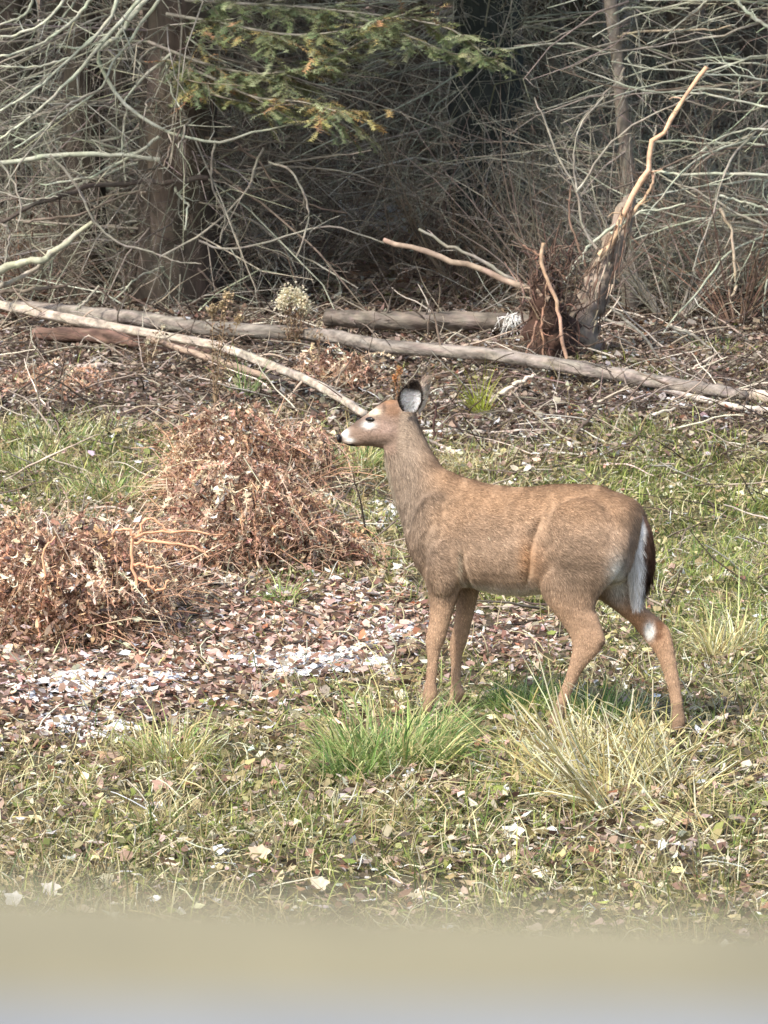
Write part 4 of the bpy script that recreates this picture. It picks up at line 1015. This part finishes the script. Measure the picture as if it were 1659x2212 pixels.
sm = tmp.modifiers.new('s', 'SMOOTH'); sm.factor = .5; sm.iterations = 5
dg = bpy.context.evaluated_depsgraph_get(); ev = tmp.evaluated_get(dg); m2 = ev.to_mesh()
nv = len(m2.vertices); BV = np.zeros(nv * 3); m2.vertices.foreach_get('co', BV); BV = BV.reshape(-1, 3)
BN = np.zeros(nv * 3); m2.vertices.foreach_get('normal', BN); BN = BN.reshape(-1, 3)
BF = np.array([list(p.vertices) for p in m2.polygons if len(p.vertices) == 4])
_u, _v = proj(BV); _m = (.0055 * (fbm(_u, _v, 70, 701, 2) - .5) * 2 + .003 * (fbm(_u, _v, 24, 711, 2) - .5) * 2) * sstep(1330, 1250, _v) * sstep(960, 1000, _v + .3 * (_u - 870)); BV = BV + BN * _m[:, None]
_u, _v = proj(BV); _near = (((BV - DO) @ DL) > .03)
for _pts, _dep, _w in (([zz1(925, 700), zz1(898, 770), zz1(884, 840), zz1(880, 910), zz1(868, 960)], .011, 8), ([zz1(600, 840), zz1(608, 900), zz1(628, 960), zz1(640, 990)], .013, 6), ([zz1(470, 700), zz1(440, 790), zz1(450, 880)], .005, 9)):
    _l = spline(np.array(_pts), 40); _d = np.sqrt(((np.stack([_u, _v], 1)[:, None] - _l[None]) ** 2).sum(2)).min(1)
    BV = BV - BN * (_dep * np.exp(-(_d / _w) ** 2) * _near)[:, None]
ev.to_mesh_clear(); bpy.data.objects.remove(tmp)

C_BACK = srgb(160, 129, 100); C_SIDE = srgb(158, 134, 112); C_NECK = srgb(152, 134, 116); C_LEG = srgb(172, 142, 116); C_PALE = srgb(196, 182, 160); C_WHITE = srgb(226, 222, 214); C_DARK = srgb(70, 58, 48); C_FACE = srgb(144, 122, 106); C_ORG = srgb(178, 132, 94)
def coat(P, N):
    u, v = proj(P); lat = (P - DO) @ DL; up = N[:, 2]; n = len(P)
    nz = fbm(u, v, 26, 501, 3)
    c = mix(np.broadcast_to(C_SIDE, (n, 3)), C_BACK, sstep(1180, 1060, v - 25 * (nz - .5)))
    c = mix(c, C_NECK, sstep(960, 880, u) * sstep(1240, 1100, v))
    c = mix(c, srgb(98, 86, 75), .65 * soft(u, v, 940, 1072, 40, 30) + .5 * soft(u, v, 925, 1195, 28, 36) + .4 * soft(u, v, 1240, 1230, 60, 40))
    c = mix(c, C_LEG, sstep(1255, 1330, v))
    q_ = zz1(594, 885); c = mix(c, C_PALE, .75 * soft(u, v, q_[0], q_[1], 5, 26)); q_ = zz1(868, 850); c = mix(c, srgb(184, 140, 100), .6 * soft(u, v, q_[0], q_[1], 16, 34))
    c = mix(c, C_ORG, .6 * soft(u, v, 1390, 1345, 60, 60) * sstep(1300, 1330, v) + .35 * soft(u, v, 1150, 1210, 26, 50))
    c = mix(c, C_PALE, .8 * sstep(10, 0, u - (821 + np.clip(v - 968, 0, 1e3) * .22 + 4)) * sstep(960, 975, v) * sstep(1230, 1150, v) * (u < 905))
    c = mix(c, C_WHITE, .5 * sstep(-.55, -.95, up) * (v > 1150) * (v < 1300))
    c = mix(c, C_WHITE, np.clip(1.1 * soft(u, v, 1333, 1245, 22, 42), 0, .9))
    c = mix(c, C_WHITE, np.clip(2.2 * soft(u, v, 1403, 1362, 10, 15), 0, 1) * (u > 1380))
    c = mix(c, srgb(84, 50, 32), np.clip(1.4 * soft(u, v, 1417, 1372, 14, 8) + 1.2 * soft(u, v, 1424, 1350, 10, 10), 0, .75) * (u > 1380) * (1 - np.clip(3 * soft(u, v, 1403, 1362, 9, 14), 0, 1)))
    c = mix(c, C_DARK, .8 * soft(u, v, 1302, 1392, 12, 10))
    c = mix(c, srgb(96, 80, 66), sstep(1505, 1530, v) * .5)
    hd = sstep(870, 855, u - (v - 900) * -.1) * sstep(985, 972, v)
    c = mix(c, C_FACE, hd)
    def f2(x, y, a, b): 
        q = zz2(x, y); return soft(u, v, q[0], q[1], a * .1984, b * .1984) * hd
    c = mix(c, srgb(160, 120, 88), np.clip(1.1 * f2(640, 495, 100, 42), 0, .8))
    c = mix(c, srgb(134, 102, 78), np.clip(f2(690, 600, 120, 75), 0, .75))
    c = mix(c, srgb(80, 62, 52), np.clip(1.2 * f2(585, 560, 12, 60), 0, .6))
    c = mix(c, srgb(112, 98, 86), np.clip(f2(520, 950, 120, 36), 0, .6))
    c = mix(c, srgb(92, 76, 66), np.clip(1.2 * f2(290, 730, 90, 50), 0, .75))
    c = mix(c, srgb(162, 138, 124), np.clip(f2(560, 790, 150, 90), 0, .8))
    c = mix(c, srgb(222, 206, 180), np.clip(1.7 * f2(475, 615, 60, 36), 0, .95))
    c = mix(c, C_WHITE, np.clip(1.6 * f2(420, 755, 60, 36), 0, .9))
    c = mix(c, C_WHITE, np.clip(1.3 * f2(160, 845, 40, 48), 0, .85))
    c = mix(c, C_WHITE, np.clip(1.3 * f2(215, 925, 44, 22), 0, .85))
    c = mix(c, srgb(26, 22, 22), np.clip(2.0 * f2(108, 905, 22, 40), 0, 1))
    c = mix(c, srgb(24, 20, 20), np.clip(2.2 * f2(225, 978, 42, 13), 0, 1))
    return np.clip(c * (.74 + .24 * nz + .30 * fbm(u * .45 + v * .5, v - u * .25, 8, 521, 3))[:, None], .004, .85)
deer = empty('deer', DO, 'grey brown whitetail doe standing in the grass, head up, facing left', 'deer')
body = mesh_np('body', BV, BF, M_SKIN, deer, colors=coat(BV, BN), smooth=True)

def fur_on(V, N, F, n, length_f, dir_f, col_f, parent, name='fur', w=.0011, lift=.28, src=None):
    T = np.vstack([F[:, :3], F[:, [0, 2, 3]]]) if F.shape[1] == 4 else F
    a, b, c = V[T[:, 0]], V[T[:, 1]], V[T[:, 2]]; ar = np.linalg.norm(np.cross(b - a, c - a), axis=1)
    k = rng.choice(len(T), n, p=ar / ar.sum()); r1 = np.sqrt(rng.random(n))[:, None]; r2 = rng.random(n)[:, None]
    P = a[k] * (1 - r1) + b[k] * r1 * (1 - r2) + c[k] * r1 * r2
    nn = N[T[k, 0]] + N[T[k, 1]] + N[T[k, 2]]; nn /= np.linalg.norm(nn, axis=1, keepdims=True) + 1e-9
    d = dir_f(P, nn) + rng.normal(0, .22, (n, 3)); d -= (d * nn).sum(1, keepdims=True) * nn; d /= np.linalg.norm(d, axis=1, keepdims=True) + 1e-9
    L = length_f(P)[:, None] * rng.uniform(.6, 1.25, (n, 1))
    s = np.cross(d, nn) * w * rng.uniform(.7, 1.4, (n, 1))
    root = P - nn * .001; mid = P + (d * .55 + nn * lift * .6) * L; tip = P + (d + nn * lift * .8) * L - np.array([0, 0, .12]) * L
    VV = np.stack([root - s, root + s, tip], 1); FF = np.arange(n * 3).reshape(-1, 3)
    cc = col_f(P, nn) * np.exp(rng.normal(0, .32, (n, 1))); cc = np.clip(cc, .004, .9)
    cv = np.repeat(cc, 3, 0).reshape(n, 3, 3); cv[:, :2] *= .8; cv[:, 2] *= 1.15
    return mesh_np(name, VV, FF, M_FUR, parent, colors=cv.reshape(-1, 3), kind='stuff')
def fdir(P, nn):
    u, v = proj(P); n = len(P)
    back = np.broadcast_to(-DF, (n, 3)) * 1.0 + np.array([0, 0, -.35])
    neck = np.broadcast_to(-DF, (n, 3)) * .55 + np.array([0, 0, -1.0])
    leg = np.broadcast_to(-DF, (n, 3)) * .15 + np.array([0, 0, -1.0])
    face = np.broadcast_to(-DF, (n, 3)) * 1.0 + np.array([0, 0, .1])
    rump = np.broadcast_to(-DF, (n, 3)) * .6 + np.array([0, 0, -.9])
    d = mix(back, neck, sstep(960, 890, u)); d = mix(d, rump, sstep(1250, 1380, u)); d = mix(d, leg, sstep(1220, 1290, v)); d = mix(d, face, sstep(985, 965, v) * sstep(890, 870, u))
    return d + .35 * (np.stack([fbm(u, v, 40, 601, 2), fbm(u, v, 40, 611, 2), fbm(u, v, 40, 621, 2)], 1) - .5) * 2
def flen(P):
    u, v = proj(P); L = np.full(len(P), .019); L = L + .006 * sstep(960, 880, u) + .004 * sstep(1300, 1400, u)
    L = L * (1 - .62 * sstep(1260, 1330, v)); hd = sstep(985, 965, v) * sstep(890, 865, u); L = L * (1 - .75 * hd); L = L * (1 - .5 * sstep(790, 760, u) * hd)
    return L * (1 - .4 * sstep(1480, 1520, v))
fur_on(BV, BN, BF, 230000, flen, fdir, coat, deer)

# ears: cupped leaves with an inner face and an outer face
def ear(base, tip, side, nrm, W, depth, inner, outer, rim, label):
    nL, nW = 16, 15; t = np.linspace(0, 1, nL)[:, None]; s = np.linspace(-1, 1, nW)[None]
    L = tip - base; w = W * np.sin(np.clip(t * .86 + .12, 0, 1) * math.pi) ** .62
    side = side / np.linalg.norm(side); nrm = nrm / np.linalg.norm(nrm)
    cup = depth * (1 - np.cos(s * 1.45)) / (1 - math.cos(1.45)) * (w / W)
    P = base + L * (t + 0 * s)[..., None] + side * (w * np.sin(s * 1.45) / math.sin(1.45))[..., None] + nrm * cup[..., None] - nrm * depth * .5
    Q = P - nrm * .006 * (1 - .6 * np.abs(s))[..., None]
    V = np.vstack([P.reshape(-1, 3), Q.reshape(-1, 3)]); i = np.arange(nL * nW).reshape(nL, nW)
    F1 = np.stack([i[:-1, :-1], i[1:, :-1], i[1:, 1:], i[:-1, 1:]], -1).reshape(-1, 4); F2 = F1[:, ::-1] + nL * nW
    def strip(e): return np.stack([e[:-1], e[1:], e[1:] + nL * nW, e[:-1] + nL * nW], 1)
    F = np.vstack([F1, F2, strip(i[:, 0]), strip(i[:, -1])[:, ::-1], strip(i[-1]), strip(i[0])])
    e = np.clip(np.maximum(np.abs(s) + 0 * t, (t * 1.06 + 0 * s) * 1.0), 0, 1.1)
    ci = mix(np.broadcast_to(inner, (nL, nW, 3)), rim, sstep(.60, .86, e)); co = mix(np.broadcast_to(outer, (nL, nW, 3)), rim, sstep(.9, 1.05, e))
    C = np.vstack([ci.reshape(-1, 3), co.reshape(-1, 3)]); C = jitter_col(C, len(C), .08)
    o = mesh_np('ear', V, F, M_SKIN, deer, colors=C, smooth=True); o['label'] = label
    # hairs
    m = 2600; k = rng.integers(0, len(V), m); P0 = V[k] + rng.normal(0, .0015, (m, 3)); d = L / np.linalg.norm(L) + rng.normal(0, .45, (m, 3)); L0 = rng.uniform(.005, .013, (m, 1))
    sd = np.cross(d, nrm) * .0007; VV = np.stack([P0 - sd, P0 + sd, P0 + d * L0], 1)
    mesh_np('ear_hair', VV, np.arange(m * 3).reshape(-1, 3), M_FUR, o, colors=np.repeat(jitter_col(C[k], m, .2), 3, 0), kind='stuff', )
    bpy.data.objects[o.name].children[0].location = (0, 0, 0)
toC = CAMP - D(885, 860, .05); toC /= np.linalg.norm(toC)
bs, tp = D(*zz2(858, 612), .05), D(*zz2(908, 300), .085)
ear(bs, tp, np.cross(tp - bs, toC), toC + DF * .35, .041, .026, srgb(232, 230, 230), srgb(128, 112, 96), srgb(50, 42, 38), 'near ear turned to the camera, pale inside with a dark rim')
bs, tp = D(*zz2(940, 600), -.03), D(*zz2(1072, 262), -.07)
ear(bs, tp, np.cross(tp - bs, toC) + DF * .1, toC * .9 - DF * .3, .040, -.016, srgb(224, 206, 186), srgb(200, 180, 160), srgb(176, 156, 136), 'far ear half hidden behind the near one, tan and grey')

# eye, nose, tail, hooves
M_EYE = bpy.data.materials.new('eye_gloss'); M_EYE.use_nodes = True; b = M_EYE.node_tree.nodes['Principled BSDF']; b.inputs['Base Color'].default_value = (.012, .008, .006, 1); b.inputs['Roughness'].default_value = .12
M_HORN = mat_attr('hoof_horn', .45, bump=.3, bscale=80, noise=.2)
def surf_lat(u, v, sgn=1):
    """lateral distance of the body surface where it is seen at (u, v)"""
    pu, pv = proj(BV); d2 = (pu - u) ** 2 + (pv - v) ** 2; lt = (BV - DO) @ DL; k = d2 < 30
    return lt[k].max() if sgn > 0 else lt[k].min()
for sgn in (1, -1):
    l = surf_lat(*zz2(440, 695)); c = D(*zz2(440, 695), l - .004) ; 
    if sgn < 0: c = c - DL * 2 * (l - .004)
    V, F = ball(np.zeros(3), (.020, .009, .0085)); V = V[:, :1] * DF + V[:, 1:2] * DL + V[:, 2:] * np.array([0, 0, 1.]) + c
    mesh_np('eye', V, F, M_EYE, deer, smooth=True)
V, F = ball(np.zeros(3), (.010, .017, .015)); V = V[:, :1] * DF + V[:, 1:2] * DL + V[:, 2:] * np.array([0, 0, 1.]) + D(*zz2(108, 905), 0)
mesh_np('nose', V, F, M_HORN, deer, smooth=True, colors=np.broadcast_to(srgb(34, 28, 28), (len(V), 3)))

def hoof(u, v, lat, label=None):
    for k in (-1, 1):
        c = D(u, v, lat + k * .011); g = float(gz(c[0], c[1])); top = c[2] + .012; hh = max(top - g + .006, .03)
        rings = []
        for t, s in ((0, 1.15), (.25, 1.12), (.6, .95), (1, .72)):
            z = g - .006 + hh * t
            e = np.stack([np.cos(th), np.sin(th)], 1); fx = .026 * s * (1 + .25 * np.cos(th)) * e[:, 0] + .010 * (1 - t); fy = .0105 * s * e[:, 1]
            rings.append(np.array([c[0], c[1], z]) + DF * fx[:, None] + DL * fy[:, None])
        V, F = loft(rings); me = bpy.data.meshes.new('hoof'); me.from_pydata(V.tolist(), [], F); me.update()
        a_ = me.color_attributes.new('Col', 'FLOAT_COLOR', 'POINT'); cc = np.ones((len(V), 4), np.float32); cc[:, :3] = jitter_col(srgb(52, 42, 36), len(V), .1); a_.data.foreach_set('color', cc.ravel())
        me.materials.append(M_HORN)
        if k < 0: o = bpy.data.objects.new('hoof', me); COL.objects.link(o); o.parent = deer; o.location = -DO; first = o
        else: o = bpy.data.objects.new('toe', me); COL.objects.link(o); o.parent = first; o.location = (0, 0, 0)
hoof(916, 1546, .075); hoof(971, 1541, -.075); hoof(1188, 1592, .09); hoof(1457, 1588, -.095)

# tail: brown above, white fringe
ts = [(1372, 1112, .0, 15, .020), (1380, 1140, .0, 19, .028), (1384, 1180, .0, 20, .032), (1386, 1220, .0, 18, .030), (1384, 1255, 0, 14, .024), (1379, 1285, 0, 9, .014), (1375, 1302, 0, 4, .006)]
TW = DL * .75 + DF * .66; TW /= np.linalg.norm(TW); TT = np.cross(TW, [0, 0, 1.])
s = spline(np.array(ts, float), 24); rings = []
for u, v, lat, hp, rl in s:
    c = D(u - 23, v, lat) - DF * .034 - DL * .010; rings.append(c + TT * (.013 * rl / .03) * np.cos(th)[:, None] + TW * rl * 1.62 * np.sin(th)[:, None])
TV, TF = loft(rings); me = bpy.data.meshes.new('tail'); me.from_pydata(TV.tolist(), [], TF); me.update()
TN = np.zeros(len(TV) * 3); me.vertices.foreach_get('normal', TN); TN = TN.reshape(-1, 3)
cen = np.vstack([np.repeat(np.array(rings).mean(1), NS, 0), np.array(rings)[0].mean(0)[None], np.array(rings)[-1].mean(0)[None]])
TN = TV - cen; TN /= np.linalg.norm(TN, axis=1, keepdims=True) + 1e-6
def tailcol(P, N):
    l = (P - DO) @ DL; up = N @ DF; n = len(P); u, v = proj(P)
    k = (np.interp(v, [1112, 1140, 1180, 1220, 1255, 1285, 1302], [1378, 1386, 1390, 1392, 1390, 1384, 1379]) - u) / np.interp(v, [1112, 1180, 1240, 1302], [18, 30, 24, 5])
    w = sstep(-.12, .2, k + .10 * np.sin(v * .11) + .45 * sstep(1190, 1130, v)); c = mix(np.broadcast_to(srgb(96, 74, 62), (n, 3)), srgb(226, 222, 216), w)
    c = mix(c, srgb(232, 228, 224), sstep(1272, 1290, v))
    return c
a_ = me.color_attributes.new('Col', 'FLOAT_COLOR', 'POINT'); cc = np.ones((len(TV), 4), np.float32); cc[:, :3] = tailcol(TV, TN); a_.data.foreach_set('color', cc.ravel())
me.materials.append(M_SKIN); tail = bpy.data.objects.new('tail', me); COL.objects.link(tail); tail.parent = deer; tail.location = -DO; tail['label'] = 'hanging tail, dark brown with a white fringe'
T4 = np.array([f for f in TF if len(f) == 4])
tf = fur_on(TV, TN, T4, 9000, lambda P: np.full(len(P), .035), lambda P, n: np.broadcast_to(np.array([0, 0, -1.]) , (len(P), 3)) + DL * .12 * np.sign((P - DO) @ DL)[:, None], tailcol, tail, name='tail_hair', w=.0012, lift=.15)
tf.location = (0, 0, 0)

# ------------------------------------------------------------------ the ledge in front of the lens
def board(name, far_l, far_r, drop, width, thick, mat, col, label, cat, ext=1.3, post=True):
    z = CH - drop
    def hit(u, v):
        r = ray(np.array(float(u)), np.array(float(v))); t = -drop / r[2]; return CAMP + r * t
    a, b = hit(0, far_l), hit(1659, far_r); d = (b - a); d[2] = 0; d /= np.linalg.norm(d); m = (a + b) / 2
    nrm = np.array([d[1], -d[0], 0])                       # toward the house
    if nrm[1] > 0: nrm = -nrm
    t = empty(name, (m[0], m[1], 0), label, cat)
    def prism(nm, c, hx, hy, z0, z1, cc):
        me_ = bmesh.new(); bmesh.ops.create_cube(me_, size=1)
        P = np.array([v.co[:] for v in me_.verts]); F = [[v.index for v in f.verts] for f in me_.faces]; me_.free()
        W = c + d * (P[:, :1] * 2 * hx) + nrm * (P[:, 1:2] * 2 * hy); W[:, 2] = np.where(P[:, 2] > 0, z1, z0)
        o = mesh_np(nm, W, np.array(F), mat, t, colors=np.broadcast_to(cc, (len(W), 3)))
        bv = o.modifiers.new('edge', 'BEVEL'); bv.width = .005; bv.segments = 3
        return o
    prism('top_board', m + nrm * width / 2, ext, width / 2, z - thick, z, col)
    if post:
        for s in (-1, 1): prism('post', m + nrm * width / 2 + d * s * (ext - .1), .045, width * .35, 0.0, z - thick + .002, col)
        prism('lower_rail', m + nrm * width / 2, ext - .12, width * .25, z - .75, z - .70, col)
    else:
        prism('wall', m + nrm * (width / 2 + .03), ext - .05, width / 2 - .03, 0, z - thick + .002, col)
    return t
M_RAIL = mat_attr('tan_paint', .6, bump=.2, bscale=60, noise=.22, nscale=14)
board('porch_railing', 1893, 1962, .092, .11, .035, M_RAIL, srgb(146, 136, 106), 'blurred tan porch rail across the bottom, close to the lens', 'railing')
board('window_sill', 2158, 2172, .066, .14, .03, M_RAIL, srgb(142, 148, 158), 'blurred pale blue grey sill along the very bottom edge', 'sill', post=False)

for o in bpy.data.objects:
    if '_abs' in o: del o['_abs']
